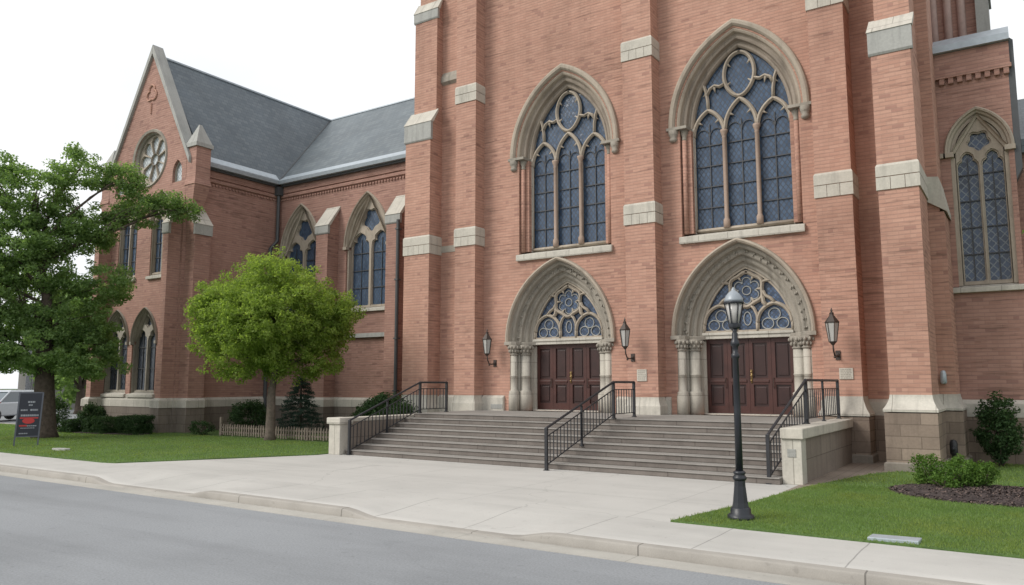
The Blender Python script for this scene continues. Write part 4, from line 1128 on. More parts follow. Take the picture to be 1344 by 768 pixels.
m = MB(); m.box(-110, -36.9, 18.6, 60, -0.2, -0.02); struct('parking_lot', m, M['asphalt'])
m = MB(); m.box(-110, -36.9, 18.40, 18.58, -0.2, 0.06); struct('parking_kerb', m, M['kerb'])

def smooth_poly(p, k=2):
    for _ in range(k):
        q = []
        for i in range(len(p)):
            a, b = p[i], p[(i + 1) % len(p)]
            q += [(a[0] * .75 + b[0] * .25, a[1] * .75 + b[1] * .25), (a[0] * .25 + b[0] * .75, a[1] * .25 + b[1] * .75)]
        p = q
    return p
lawnL = [(-110, 10.95), (-19.9, 10.95), (-19.45, 11.05), (-18.1, 13.4), (-16.95, 15.5), (-16.95, 23.5), (-36.9, 23.5), (-36.9, 18.39), (-110, 18.39)]
lawnR = [(-4.5, 10.93), (40, 10.93), (40, 23.1), (-2.6, 23.1), (-2.55, 19.9), (-2.95, 19.3), (-3.25, 18.3), (-3.5, 17.1), (-3.72, 16.0), (-3.88, 15.05), (-4.05, 13.4)]
m = MB(); prism_z(m, lawnL, -0.2, 0.022); struct('lawn', m, M['lawn'])
m = MB(); prism_z(m, lawnR, -0.2, 0.022); struct('lawn', m, M['lawn'])
m = MB(); prism_z(m, [(-3.95, 15.0), (-3.4, 15.0), (-2.5, 20.5), (-2.5, 22.45), (-3.95, 22.45)], -0.2, 0.012); struct('paver_strip', m, M['paver'])

def inside(P, poly):
    x, y = P[:, 0], P[:, 1]; c = np.zeros(len(P), bool); n = len(poly)
    for i in range(n):
        x0, y0 = poly[i]; x1, y1 = poly[(i + 1) % n]
        hit = ((y0 > y) != (y1 > y)) & (x < (x1 - x0) * (y - y0) / (y1 - y0 + 1e-12) + x0)
        c ^= hit
    return c
BED = (-0.55, 16.55, 1.85, 1.45)
def grass(name, poly, box, n, h, w, label, excl=None):
    P = rng.uniform((box[0], box[2]), (box[1], box[3]), (n, 2)); P = P[inside(P, poly)]
    if excl is not None:
        P = P[((P[:, 0] - excl[0]) / (excl[2] * 0.98)) ** 2 + ((P[:, 1] - excl[1]) / (excl[3] * 0.98)) ** 2 > 1]
    n = len(P)
    a = rng.uniform(0, 2 * PI, n); hh = h * rng.uniform(0.5, 1.15, n); ww = w * rng.uniform(0.6, 1.3, n)
    lean = rng.normal(0, 0.5, (n, 2)) * hh[:, None]
    v = np.zeros((n, 3, 3))
    dx = np.cos(a) * ww; dy = np.sin(a) * ww
    v[:, 0] = np.c_[P[:, 0] - dx, P[:, 1] - dy, np.full(n, 0.015)]
    v[:, 1] = np.c_[P[:, 0] + dx, P[:, 1] + dy, np.full(n, 0.015)]
    v[:, 2] = np.c_[P[:, 0] + lean[:, 0], P[:, 1] + lean[:, 1], 0.02 + hh]
    o = np_obj(name, v.reshape(-1, 3), n, 3, M['grass'])
    tag(o, label, 'grass', kind='stuff')
grass('grass', lawnR, (-4.6, 1.5, 10.9, 16.5), 75000, 0.042, 0.0055, 'short mown green grass of the lawn by the lamp post', BED)
grass('grass', lawnR, (-4.2, 3.0, 16.0, 23.1), 26000, 0.05, 0.009, 'mown grass behind the mulch bed by the church wall', BED)
grass('grass', lawnL, (-44, -16.9, 10.9, 18.6), 80000, 0.045, 0.010, 'mown grass of the left lawn under the two trees')

# mulch bed
m = MB()
ring_ = [(BED[0] + BED[2] * (1 + 0.03 * math.sin(3 * t)) * math.cos(t), BED[1] + BED[3] * (1 + 0.04 * math.sin(2 * t + 1)) * math.sin(t)) for t in [2 * PI * i / 48 for i in range(48)]]
cen = len(m.v); m.v.append((BED[0], BED[1], 0.11))
rows = []
for f, z in ((0.45, 0.10), (0.8, 0.075), (1.0, 0.024)):
    rows.append(len(m.v)); m.v.extend([(BED[0] + (x - BED[0]) * f, BED[1] + (y - BED[1]) * f, z) for x, y in ring_])
for k in range(48):
    m.face((cen, rows[0] + k, rows[0] + (k + 1) % 48))
    for a, b in ((0, 1), (1, 2)): m.face((rows[a] + k, rows[b] + k, rows[b] + (k + 1) % 48, rows[a] + (k + 1) % 48))
struct('mulch_bed', m, M['mulch'])
n = 5200; a = rng.uniform(0, 2 * PI, n); r = np.sqrt(rng.uniform(0, 1, n)) * 0.99
cx_ = BED[0] + BED[2] * r * np.cos(a); cy_ = BED[1] + BED[3] * r * np.sin(a); cz_ = 0.118 - 0.088 * r ** 2 + rng.uniform(-.004, .012, n)
t = rng.uniform(0, PI, n); l = rng.uniform(.012, .035, n); w = rng.uniform(.006, .012, n)
ux, uy = np.cos(t), np.sin(t); tl = rng.uniform(-.015, .015, n)
v = np.zeros((n, 4, 3))
for i, (p, q) in enumerate(((-1, -1), (1, -1), (1, 1), (-1, 1))):
    v[:, i] = np.c_[cx_ + p * l * ux - q * w * uy, cy_ + p * l * uy + q * w * ux, cz_ + p * tl + q * .004]
chm, nt, b_ = new_mat('bark_chips')
g_ = nt.nodes.new('ShaderNodeNewGeometry')
nt.links.new(ramp(nt, g_.outputs['Random Per Island'], [(0.0, (0.03, 0.023, 0.022)), (0.6, (0.075, 0.055, 0.05)), (1.0, (0.17, 0.12, 0.10))]), b_.inputs['Base Color']); b_.inputs['Roughness'].default_value = 0.9
o = np_obj('bark_chips', v.reshape(-1, 3), n, 4, chm); tag(o, 'loose dark bark mulch covering the oval bed', 'mulch', kind='stuff')

# ================================================================= STEPS
SX0, SX1 = -16.42, -4.28
st = thing('entrance_steps', 'broad flight of eight grey granite steps leading up to the two church portals', 'steps', (-10.3, 16.05, 0))
for k in range(8):
    y = 16.05 + 0.42 * k; z = PLAT / 8 * k
    yb = y + 0.46 if k < 7 else W
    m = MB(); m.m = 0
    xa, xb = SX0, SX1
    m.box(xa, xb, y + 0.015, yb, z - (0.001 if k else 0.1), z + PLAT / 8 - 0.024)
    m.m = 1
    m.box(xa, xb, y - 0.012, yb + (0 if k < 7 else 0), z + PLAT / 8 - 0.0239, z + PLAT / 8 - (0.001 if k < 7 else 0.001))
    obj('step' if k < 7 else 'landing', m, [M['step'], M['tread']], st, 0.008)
# cheek walls
cw = thing('cheek_wall', 'grey stone cheek wall with a pale inscribed end pier right of the steps', 'stone wall', (-4.08, 16.25, 0))
m = MB(); m.box(-4.275, -3.90, 16.62, 21.5, -0.1, 0.90); obj('wall_body', m, M['ashlar'], cw)
m = MB(); m.box(-4.277, -3.88, 16.25, 16.62, -0.1, 0.90); obj('end_pier', m, M['stone_pale'], cw, 0.012)
m = MB(); m.box(-4.279, -3.83, 16.19, 21.48, 0.901, 1.115); obj('coping', m, M['stone_band'], cw, 0.02)
m = MB(); m.box(-4.16, -3.995, 16.238, 16.251, 0.54, 0.70)
for k in range(4): m.box(-4.15 + k * 0.038, -4.125 + k * 0.038, 16.232, 16.239, 0.63, 0.685); m.box(-4.15 + k * 0.038, -4.125 + k * 0.038, 16.232, 16.239, 0.555, 0.61)
obj('inscription', m, M['stone_grey'], cw)
cw = thing('cheek_wall', 'low pale stone cheek wall with a square end pier left of the steps by the lawn', 'stone wall', (-16.65, 15.9, 0))
m = MB(); m.box(-16.85, -16.421, 16.30, 22.2, -0.1, 0.92); obj('wall_body', m, M['ashlar'], cw)
m = MB(); m.box(-16.88, -16.44, 15.86, 16.30, -0.1, 0.86); obj('end_pier', m, M['stone_pale'], cw, 0.012)
m = MB(); m.box(-16.93, -16.39, 15.80, 16.34, 0.861, 1.04); obj('pier_cap', m, M['stone_pale'], cw, 0.02)
m = MB(); m.box(-16.88, -16.40, 16.345, 22.2, 0.921, 1.03); obj('coping', m, M['stone_band'], cw, 0.012)

# ================================================================= RAILINGS
def railing(label, pts, mids=(), h=0.97, dbl=1):
    """pts: (x, y, zfoot) posts; rails follow the posts"""
    t = thing('handrail', label, 'railing', pts[0], 'black iron railings of the church steps')
    m = MB()
    def post(p, r=0.034, hh=h):
        q = MB(); q.box(p[0] - r, p[0] + r, p[1] - r, p[1] + r, p[2] - 0.005, p[2] + hh); q.box(p[0] - r - .02, p[0] + r + .02, p[1] - r - .02, p[1] + r + .02, p[2] - 0.004, p[2] + 0.02)
        q.frustum((p[0] - r - .006, p[0] + r + .006, p[1] - r - .006, p[1] + r + .006), p[2] + hh, (p[0] - .008, p[0] + .008, p[1] - .008, p[1] + .008), p[2] + hh + .035)
        return obj('post', q, M['iron'], t)
    for p in pts: post(p)
    for p, hh in mids: post(p, 0.024, hh)
    bal = None
    for a, b in zip(pts[:-1], pts[1:]):
        a, b = Vector(a), Vector(b); flat = abs(a.z - b.z) < 0.2
        for dz, r in ((h, 0.03), (h - 0.2, 0.016), (0.12, 0.016)):
            q = MB(); up = Vector((0, 0, dz)); q.tube([a + up, b + up], r, 4 if dz < h else 8)
            obj('top_rail' if dz == h else 'rail', q, M['iron'], t)
        n = max(2, int((b - a).length / (0.155 if not (flat and dbl > 1) else 0.185)))
        for k in range(1, n):
            p = a.lerp(b, k / n)
            if bal is None:
                q = MB(); q.box(-.0095, .0095, -.0095, .0095, 0.12, h - 0.2)
                bal = obj('baluster', q, M['iron'], t, local=True); o_ = bal
            else:
                o_ = bal.copy(); COL.objects.link(o_); o_.parent = t
            o_.location = p - t.location
    return t
railing('black iron handrail at the left end of the steps beside the low pier', [(-16.2, 16.0, 0), (-16.2, 19.05, PLAT), (-16.2, 20.4, PLAT)], [((-16.2, 17.55, 0.53), 0.98)])
railing('black iron handrail dividing the middle of the steps in front of the left doors', [(-9.50, 15.72, 0), (-9.34, 18.95, PLAT), (-9.32, 20.2, PLAT)], [((-9.42, 17.3, 0.46), 0.98)])
railing('black iron handrail with close balusters standing on the right cheek wall', [(-4.50, 16.1, 0), (-4.20, 18.2, 1.115), (-4.14, 21.35, 1.115)], [((-4.17, 19.75, 1.115), 0.97)], dbl=2)

# ================================================================= LAMPS
def wall_lantern(label, x, y, yl, z):
    """wall bracket at (x, y), lantern centred at (x, yl); z = bracket height"""
    t = thing('wall_lantern', label, 'wall lamp', (x, y, z), 'bronze wall lanterns beside the portals')
    m = MB(); m.box(x - .06, x + .06, y - .03, y, z - .12, z + .12); m.ball((x, y - .04, z), .05)
    obj('wall_plate', m, M['bronze'], t)
    m = MB(); m.smooth = True; d = y - yl
    m.tube([(x, y - .03, z), (x, y - d * .4, z - .04), (x, y - d * .75, z - .02), (x, yl + .04, z + .10), (x, yl, z + .26)], 0.021, 8)
    m.ball((x, y - d * .72, z - .06), .035, 8, 5)
    obj('bracket_arm', m, M['bronze'], t)
    zb = z + .26
    m = MB(); m.lathe(x, yl, [(.03, zb - .02), (.07, zb + .03), (.10, zb + .06), (.10, zb + .075)], 6)
    m.lathe(x, yl, [(.175, zb + .55), (.185, zb + .57), (.12, zb + .66), (.055, zb + .75), (.05, zb + .79), (.065, zb + .80), (.02, zb + .84), (.03, zb + .87), (.008, zb + .94)], 6)
    for k in range(6):
        a = 2 * PI * k / 6
        m.tube([(x + .098 * math.cos(a), yl + .098 * math.sin(a), zb + .07), (x + .168 * math.cos(a), yl + .168 * math.sin(a), zb + .56)], .011, 4)
    obj('lantern_frame', m, M['bronze'], t)
    m = MB(); m.lathe(x, yl, [(.088, zb + .076), (.156, zb + .549)], 6); obj('glass', m, M['lampglass'], t)
    return t
M['lampglass'] = plain_mat('frosted_lamp_glass', (0.42, 0.41, 0.39), 0.18, 0, 0.08, 5, 0.6)
wall_lantern('bronze wall lantern left of the left portal', -15.69, W, 22.0, 2.72)
wall_lantern('bronze wall lantern on the brick buttress between the two portals', -10.11, 21.9, 21.35, 2.8)
wall_lantern('bronze wall lantern on the buttress right of the right portal', -4.15, 21.68, 21.1, 2.75)

lx, ly = -3.69, 11.65
t = thing('lamp_post', 'dark painted lamp post with a domed glass lantern on the lawn corner before the steps', 'lamp post', (lx, ly, 0))
m = MB(); m.smooth = True
m.lathe(lx, ly, [(.195, 0), (.195, .05), (.185, .08), (.15, .10), (.145, .17), (.13, .19)], 20)
m.smooth = False
m.lathe(lx, ly, [(.125, .19), (.112, .26), (.085, .50), (.082, .58)], 8)
m.smooth = True
m.lathe(lx, ly, [(.09, .58), (.102, .60), (.102, .625), (.088, .64), (.074, .66), (.09, .68), (.09, .70), (.064, .72)], 20)
obj('base', m, M['iron_post'], t)
m = MB(); m.smooth = True
m.lathe(lx, ly, [(.056, .72), (.050, 1.6), (.044, 2.38), (.058, 2.39), (.064, 2.42), (.058, 2.45), (.045, 2.46), (.042, 2.56), (.066, 2.58), (.072, 2.61), (.062, 2.64), (.045, 2.68), (.042, 2.76), (.03, 2.79), (.05, 2.83)], 18)
obj('shaft', m, M['iron_post'], t)
m = MB()
m.lathe(lx, ly, [(.045, 2.82), (.08, 2.84), (.092, 2.86), (.092, 2.90), (.08, 2.915)], 8)
for k in range(6):
    a = 2 * PI * k / 6 + .3
    m.tube([(lx + .080 * math.cos(a), ly + .080 * math.sin(a), 2.90), (lx + .138 * math.cos(a), ly + .138 * math.sin(a), 3.225)], .010, 4)
m.smooth = True
m.lathe(lx, ly, [(.15, 3.215), (.155, 3.23), (.143, 3.245)], 20)
obj('lantern_frame', m, M['iron_post'], t)
m = MB(); m.smooth = True; m.lathe(lx, ly, [(.070, 2.916), (.128, 3.214)], 12); obj('glass', m, M['lampglass'], t)
m = MB(); m.smooth = True
m.lathe(lx, ly, [(.146, 3.245), (.138, 3.28), (.115, 3.335), (.08, 3.38), (.045, 3.41), (.03, 3.42), (.03, 3.435), (.02, 3.45), (.008, 3.47)], 20)
obj('lantern_cap', m, plain_mat('grey_cap', (0.27, 0.30, 0.33), 0.4, 0.1), t)

# plaques and small fixtures
def plaque(label, x0, x1, yf, z0, z1):
    t = thing('wall_plaque', label, 'plaque', ((x0 + x1) / 2, yf, z0))
    m = MB(); m.box(x0, x1, yf - .03, yf - .001, z0, z1); obj('tablet', m, M['stone_band'], t, 0.006)
    n = 6
    for k in range(n):
        m = MB(); z = z1 - (z1 - z0) * (k + .8) / (n + .6); x = x0 + .035
        while x < x1 - .05:
            w = random.uniform(.02, .06); m.box(x, min(x + w, x1 - .03), yf - .033, yf - .0301, z - .012, z + .012); x += w + .015
        obj('lettering', m, M['stone_dark'], t)
plaque('small pale stone tablet on the brick buttress between the two portals', -9.98, -9.66, 21.9, 2.08, 2.44)
plaque('small pale stone tablet on the brick buttress right of the right portal', -4.14, -3.80, 21.68, 2.12, 2.41)
t = thing('floodlight', 'small grey wall light on the brick beside the right corner buttress', 'wall light', (-1.76, 21.85, 2.1))
m = MB(); m.box(-1.80, -1.72, 21.80, 21.849, 2.0, 2.1); m.box(-1.79, -1.73, 21.70, 21.80, 2.03, 2.08); obj('bracket', m, M['darkmetal'], t)
m = MB(); m.smooth = True; m.lathe(-1.76, 21.68, [(.045, 2.0), (.075, 2.04), (.07, 2.25), (.05, 2.31), (.02, 2.33)], 12); obj('lamp_head', m, M['zinc'], t)
t = thing('standpipe', 'short dark metal standpipe at the foot of the right corner buttress', 'standpipe', (-1.62, 21.5, 0))
m = MB(); m.smooth = True; m.lathe(-1.62, 21.45, [(.05, 0), (.05, .32)], 12); obj('riser', m, M['iron'], t)
m = MB(); m.smooth = True; m.lathe(-1.62, 21.45, [(.07, .32), (.085, .36), (.085, .60), (.06, .66), (.02, .68)], 14); m.tube([(-1.62, 21.45, .48), (-1.62, 21.30, .46)], .045, 10); obj('cap', m, M['iron'], t)
m = MB(); prism_z(m, [(-1.86, 10.97), (-1.28, 11.02), (-1.27, 11.30), (-1.84, 11.24)], -0.02, 0.062)
tag(obj('utility_cover', m, M['zinc'], None, 0.008), 'pale rectangular utility cover set in the lawn near the kerb', 'utility cover')
m = MB(); prism_z(m, smooth_poly([(-24.75, 12.0), (-24.1, 12.05), (-24.05, 12.35), (-24.7, 12.3)], 1), -0.02, 0.075)
tag(obj('flat_stone', m, M['stone_grey'], None, 0.01), 'flat grey stone lying in the left lawn near the sidewalk', 'stone')

# picket fence
t = thing('picket_fence', 'low weathered picket fence under the lime green tree', 'fence', (-26.2, 19.0, 0))
first = None; n = 52
for k in range(n):
    x = -26.1 + k * 0.138
    if first is None:
        m = MB(); m.prism_y([(-.03, 0.05), (.03, 0.05), (.03, .42), (0, .48), (-.03, .42)], -.012, .012)
        first = obj('picket', m, M['wood'], t, local=True); o_ = first
    else:
        o_ = first.copy(); COL.objects.link(o_); o_.parent = t
    o_.location = Vector((x, 18.97, random.uniform(-.02, .02))) - t.location
    o_.rotation_euler = (0, random.uniform(-.03, .03), 0)
m = MB(); m.box(-26.2, -19.0, 18.985, 19.02, .14, .20); m.box(-26.2, -19.0, 18.985, 19.02, .31, .37); obj('rail', m, M['wood'], t)
for x in (-26.25, -23.8, -21.4, -19.0):
    m = MB(); h_ = .72 if x < -26 else .46; m.box(x - .05, x + .05, 19.021, 19.12, 0, h_); obj('post', m, M['wood'], t)

# sign board
A_ = Vector((-27.15, 12.05, 0)); u = Vector((.42, .9, 0)).normalized(); nrm = Vector((u.y, -u.x, 0))
t = thing('notice_board', 'tall dark navy notice board with a red emblem and pale lettering by the left tree', 'sign', A_)
def slab(m, s0, s1, z0, z1, d0, d1):
    m.add([tuple(A_ + u * s * .72 + nrm * d + Vector((0, 0, z * .80)) + u * (z * 0.03)) for z in (z0, z1) for s, d in ((s0, d1), (s1, d1), (s1, d0), (s0, d0))],
          [(3, 2, 1, 0), (4, 5, 6, 7), (0, 1, 5, 4), (1, 2, 6, 5), (2, 3, 7, 6), (3, 0, 4, 7)])
m = MB(); slab(m, 0.06, .90, .42, 2.12, -.02, .02); obj('panel', m, plain_mat('navy_panel', (0.018, 0.022, 0.036), 0.4), t)
m = MB(); slab(m, 0, .06, 0, 2.16, -.03, .03); slab(m, .90, .96, 0, 2.16, -.03, .03); slab(m, .06, .90, 2.12, 2.17, -.025, .025); slab(m, .06, .90, .38, .42, -.025, .025)
obj('frame', m, plain_mat('sign_frame', (0.10, 0.11, 0.14), 0.45), t)
M['sign_white'] = plain_mat('sign_white', (0.30, 0.32, 0.36), 0.5)
yy = lambda z0, z1, s0, s1: slab(m, s0, s1, z0, z1, .0201, .026)
for z, s0, s1, hh in ((1.74, .38, .66, .07), (1.62, .42, .58, .06), (1.42, .14, .40, .06), (1.42, .50, .80, .07), (1.20, .16, .84, .075), (.80, .42, .80, .04), (.72, .20, .74, .03), (.50, .16, .50, .045)):
    s = s0; m = MB()
    while s < s1:
        w = random.uniform(.03, .09); yy(z, z + hh, s, min(s + w, s1)); s += w + .015
    obj('lettering', m, M['sign_white'], t)
m = MB()
c0 = A_ + u * (.48 * .72 + .03) + nrm * .0201 + Vector((0, 0, 1.02 * .8))
m.add([tuple(c0 + u * (.17 * math.cos(2 * PI * k / 20)) + Vector((0, 0, .09 * math.sin(2 * PI * k / 20)))  + nrm * d) for d in (0, .006) for k in range(20)],
      [tuple(range(20))[::-1], tuple(range(20, 40))] + [(k, (k + 1) % 20, 20 + (k + 1) % 20, 20 + k) for k in range(20)])
slab(m, .14, .84, 1.11, 1.16, .0201, .0262); slab(m, .14, .44, .80, .86, .0201, .026)
obj('red_emblem', m, plain_mat('sign_red', (0.48, 0.035, 0.035), 0.5), t)

# car at the far left edge
def car(loc, rz):
    t = thing('parked_car', 'silver car parked beyond the lawn at the left edge', 'car', loc)
    t.rotation_euler = (0, 0, rz)
    # local: nose to -y
    body = plain_mat('silver_paint', (0.52, 0.55, 0.58), 0.22, 0.35, 0.03)
    blk = plain_mat('black_plastic', (0.02, 0.02, 0.022), 0.6); tyre = plain_mat('rubber', (0.018, 0.018, 0.018), 0.85)
    wglass = plain_mat('car_glass', (0.10, 0.13, 0.15), 0.06, 0, 0.02, 1, 0.9)
    side = [(-2.25, .32), (-2.3, .55), (-2.22, .78), (-1.9, .92), (-1.15, 1.02), (2.15, 1.05), (2.28, .9), (2.3, .4), (2.2, .30), (-2.1, .26)]
    m = MB(); m.prism_x(side, -.9, .9); obj('body', m, body, t, .09, local=True)
    m = MB()
    lo = [(-1.2, 1.0), (2.12, 1.03)]; hi = [(-.35, 1.62), (1.75, 1.62)]
    def cabin(e, zt):
        return [(-.84 + e, -1.2 + 2 * e, 1.0), (.84 - e, -1.2 + 2 * e, 1.0), (.84 - e, 2.12 - e, 1.03), (-.84 + e, 2.12 - e, 1.03), (-.68 + e, -.35, zt), (.68 - e, -.35, zt), (.68 - e, 1.75, zt), (-.68 + e, 1.75, zt)]
    m.add(cabin(0, 1.56), [(0, 1, 5, 4), (1, 2, 6, 5), (2, 3, 7, 6), (3, 0, 4, 7)]); obj('windows', m, wglass, t, local=True)
    m = MB(); m.frustum((-.70, .70, -.42, 1.82), 1.56, (-.62, .62, -.2, 1.65), 1.66)
    for s in (-1, 1):
        m.tube([(s * .85, -1.22, 1.0), (s * .69, -.38, 1.58)], .045, 6); m.tube([(s * .85, .5, 1.02), (s * .69, .5, 1.58)], .045, 6); m.tube([(s * .85, 2.14, 1.03), (s * .69, 1.77, 1.58)], .05, 6)
    obj('roof', m, body, t, .03, local=True)
    for s in (-1, 1):
        m = MB(); m.box(s * .62 - .2, s * .62 + .2, -2.285, -2.2, .66, .80); obj('headlight', m, plain_mat('lamp_lens', (0.75, 0.77, 0.78), 0.1), t, .03, local=True)
        for y in (-1.42, 1.42):
            m = MB(); m.smooth = True; o = []
            x0 = s * .93
            m.tube([(x0 - s * .22, y, .33), (x0, y, .33)], .33, 20); w = obj('wheel', m, tyre, t, .03, local=True)
            m = MB(); m.tube([(x0, y, .33), (x0 + s * .012, y, .33)], .21, 14); obj('rim', m, M['zinc'], w, local=True)
    m = MB(); m.box(-.8, .8, -2.33, -2.2, .30, .50); m.box(-.38, .38, -2.325, -2.2, .56, .66); obj('bumper', m, blk, t, .02, local=True)
    m = MB(); m.box(-.9, .9, -1.215, -1.16, .985, 1.03); obj('wiper_cowl', m, plain_mat('red_trim', (0.30, 0.05, 0.05), 0.5), t, local=True)
    return t
car((-47.2, 20.3, 0.0), R(25))
# ================================================================= VEGETATION
def leaves_np(centers, radii, per, size, flat=0.7, up=0.5, aspect=0.55, jitter=1.0):
    """rhombic leaves scattered through ellipsoidal clumps"""
    cs, ns = [], []
    for c, r in zip(centers, radii):
        k = int(per * (r[0] * r[1] * r[2]) ** (2 / 3.0) * rng.uniform(.75, 1.25))
        if k < 3: k = 3
        d = rng.normal(0, 1, (k, 3)); d /= np.linalg.norm(d, axis=1)[:, None]
        rr = rng.uniform(0.12, 1.0, k) ** 0.55
        P = d * rr[:, None] * np.array(r)
        cs.append(P + np.array(c)); ns.append(d)
    P = np.concatenate(cs); D = np.concatenate(ns); n = len(P)
    nrm = D * 0.55 + rng.normal(0, 0.6, (n, 3)) + np.array([0, 0, up]); nrm /= np.linalg.norm(nrm, axis=1)[:, None]
    t = np.cross(nrm, rng.normal(0, 1, (n, 3))); t /= (np.linalg.norm(t, axis=1)[:, None] + 1e-9)
    b = np.cross(nrm, t)
    s = size * rng.uniform(.6, 1.35, n)[:, None]
    v = np.zeros((n, 4, 3))
    v[:, 0] = P - t * s; v[:, 1] = P - b * s * aspect - nrm * s * .12; v[:, 2] = P + t * s; v[:, 3] = P + b * s * aspect - nrm * s * .12
    return v.reshape(-1, 3), n

def limb(m, p0, p1, r0, r1, sag=0.15, n=5):
    p0, p1 = Vector(p0), Vector(p1); L0 = (p1 - p0).length
    k = Vector((random.uniform(-1, 1), random.uniform(-1, 1), random.uniform(0, 1))) * L0 * sag
    pts = [p0.lerp(p1, i / n) + k * math.sin(PI * i / n) for i in range(n + 1)]
    m.tube(pts, [r0 + (r1 - r0) * i / n for i in range(n + 1)], 7)
    return pts

def lobed_tree(name, label, base, fork, trunk_r, lobes, leafmat, barkmat, per, size, nclump, group=None, cr=(0.32, 0.55), hang=0.0, lean=(0, 0), flat=0.62, top=None, twigs=.35):
    t = thing(name, label, 'tree', base, group)
    m = MB(); m.smooth = True
    b = Vector(base); f = Vector(fork)
    pts = [b + Vector((0, 0, -.05)), b + Vector((0, 0, .25)), b.lerp(f, .5) + Vector((lean[0], lean[1], 0)), f]
    m.tube(pts, [trunk_r * 1.45, trunk_r * 1.08, trunk_r * .95, trunk_r * .8], 12)
    obj('trunk', m, barkmat, t)
    m = MB(); m.smooth = True
    if top:
        m.tube([f - Vector((0, 0, .2)), f.lerp(Vector(top), .35) + Vector((.15, .1, 0)), f.lerp(Vector(top), .7) - Vector((.1, .1, 0)), top], [trunk_r * .78, trunk_r * .5, trunk_r * .3, trunk_r * .08], 9)
    cs, rs = [], []
    for (cx, cy, cz, rx, ry, rz) in lobes:
        c = Vector((cx, cy, cz))
        s_ = f - Vector((0, 0, .1))
        if top:
            q = min(.8, max(0, (cz * .62 + .9 - f.z) / (top[2] - f.z))); s_ = f.lerp(Vector(top), q)
        path = limb(m, s_, c, trunk_r * (.19 if top else .36), trunk_r * .07, .14, 6)
        vol = (rx * ry * rz) ** (1 / 3)
        k = max(4, int(nclump * vol ** 2))
        for _ in range(k):
            d = rng.normal(0, 1, 3); d /= np.linalg.norm(d); q = rng.uniform(.25, 1.0) ** .5
            p = np.array([cx, cy, cz]) + d * q * np.array([rx, ry, rz]) * .92
            p[2] -= hang * rng.uniform(0, 1) * abs(d[0] + d[1])
            r = rng.uniform(*cr) * (1.15 - .35 * q)
            cs.append(p); rs.append((r * rng.uniform(.8, 1.3), r * rng.uniform(.8, 1.3), r * flat))
            if rng.uniform() < twigs:
                s0 = path[rng.integers(2, 6)]
                limb(m, s0, p, trunk_r * .06, trunk_r * .015, .12, 4)
    obj('branches', m, barkmat, t)
    v, n = leaves_np(cs, rs, per, size)
    np_obj('crown', v, n, 4, leafmat, t)
    return t

# big dark tree on the left lawn
T1 = [(-30.4, 15.2, 10.4, 1.2, 1.2, .9), (-30.9, 13.9, 9.3, 1.5, 1.5, 1.2), (-31.6, 12.6, 9.5, 1.15, 1.3, 1.3), (-29.9, 16.6, 10.3, .95, 1.0, .8), (-29.6, 17.0, 9.0, 1.3, 1.0, .8), (-29.0, 18.0, 9.4, 1.1, .6, .55), (-28.3, 18.4, 9.2, 1.0, .4, .4),
      (-30.3, 15.6, 8.1, 1.35, 1.3, 1.0), (-31.3, 13.4, 7.4, 1.6, 1.6, 1.3), (-31.5, 12.8, 5.3, 1.5, 1.6, 1.7), (-30.0, 16.0, 6.0, 1.4, 1.7, .95), (-30.4, 15.2, 4.5, 1.7, 1.9, 1.2), (-30.7, 14.5, 3.3, 2.0, 2.1, .9),
      (-31.6, 12.6, 3.4, 1.6, 1.6, 1.25), (-30.2, 15.9, 3.8, 1.3, 1.4, .95), (-32.4, 11.6, 6.6, 1.9, 1.9, 2.2), (-32.2, 11.9, 3.9, 1.8, 1.8, 1.7), (-33.6, 14.6, 5.4, 1.8, 1.7, 1.9), (-30.2, 15.3, 2.9, 1.9, 2.1, .6), (-30.7, 14.6, 7.7, 1.5, 1.5, 1.0), (-31.0, 14.0, 6.3, 1.6, 1.5, 1.1)]
lobed_tree('shade_tree', 'big dark green tree with a spreading ragged crown on the left lawn', (-30.67, 14.67, 0), (-30.75, 14.5, 3.3), .36, T1, M['leaf_dark'], M['bark'], 1150, .058, 40, cr=(.22, .45), hang=.3, flat=.72, top=(-31.0, 14.0, 8.9), twigs=.10)
# rounded lime green tree
T2 = [(-22.6, 18.5, 4.5, 2.85, 2.8, 2.2), (-22.6, 18.5, 4.4, 3.0, 2.95, 1.5), (-22.7, 18.4, 5.7, 1.7, 1.7, 1.25), (-23.6, 17.3, 4.6, 1.6, 1.5, 1.5), (-21.6, 19.6, 4.2, 1.7, 1.6, 1.4), (-22.0, 17.2, 4.0, 1.6, 1.4, 1.4), (-23.2, 17.6, 2.95, 1.6, 1.6, .95), (-22.0, 19.2, 2.85, 1.7, 1.7, .95), (-23.9, 17.0, 4.1, 1.3, 1.2, 1.2), (-21.3, 20.0, 4.4, 1.2, 1.2, 1.2)]
lobed_tree('maple_tree', 'rounded lime green tree beside the picket fence left of the steps', (-22.55, 18.4, 0), (-22.55, 18.4, 1.9), .165, T2, M['leaf_lime'], M['bark_grey'], 1150, .050, 50, cr=(.20, .38), flat=.8, top=(-22.6, 18.5, 5.8), twigs=.2)
# street tree whose twigs reach in from the right
T3 = [(2.2, 15.6, 4.6, 1.6, 1.5, 1.5), (1.12, 15.1, 4.0, 1.2, 1.0, .8), (1.1, 15.2, 4.7, 1.1, .9, .5), (3.3, 16.0, 5.2, 1.5, 1.5, 1.3)]
lobed_tree('young_tree', 'young green tree whose leafy twigs reach in at the right edge', (2.5, 15.7, 0), (2.5, 15.7, 2.6), .11, T3, M['leaf_shrub'], M['bark_grey'], 420, .06, 16, cr=(.22, .38))
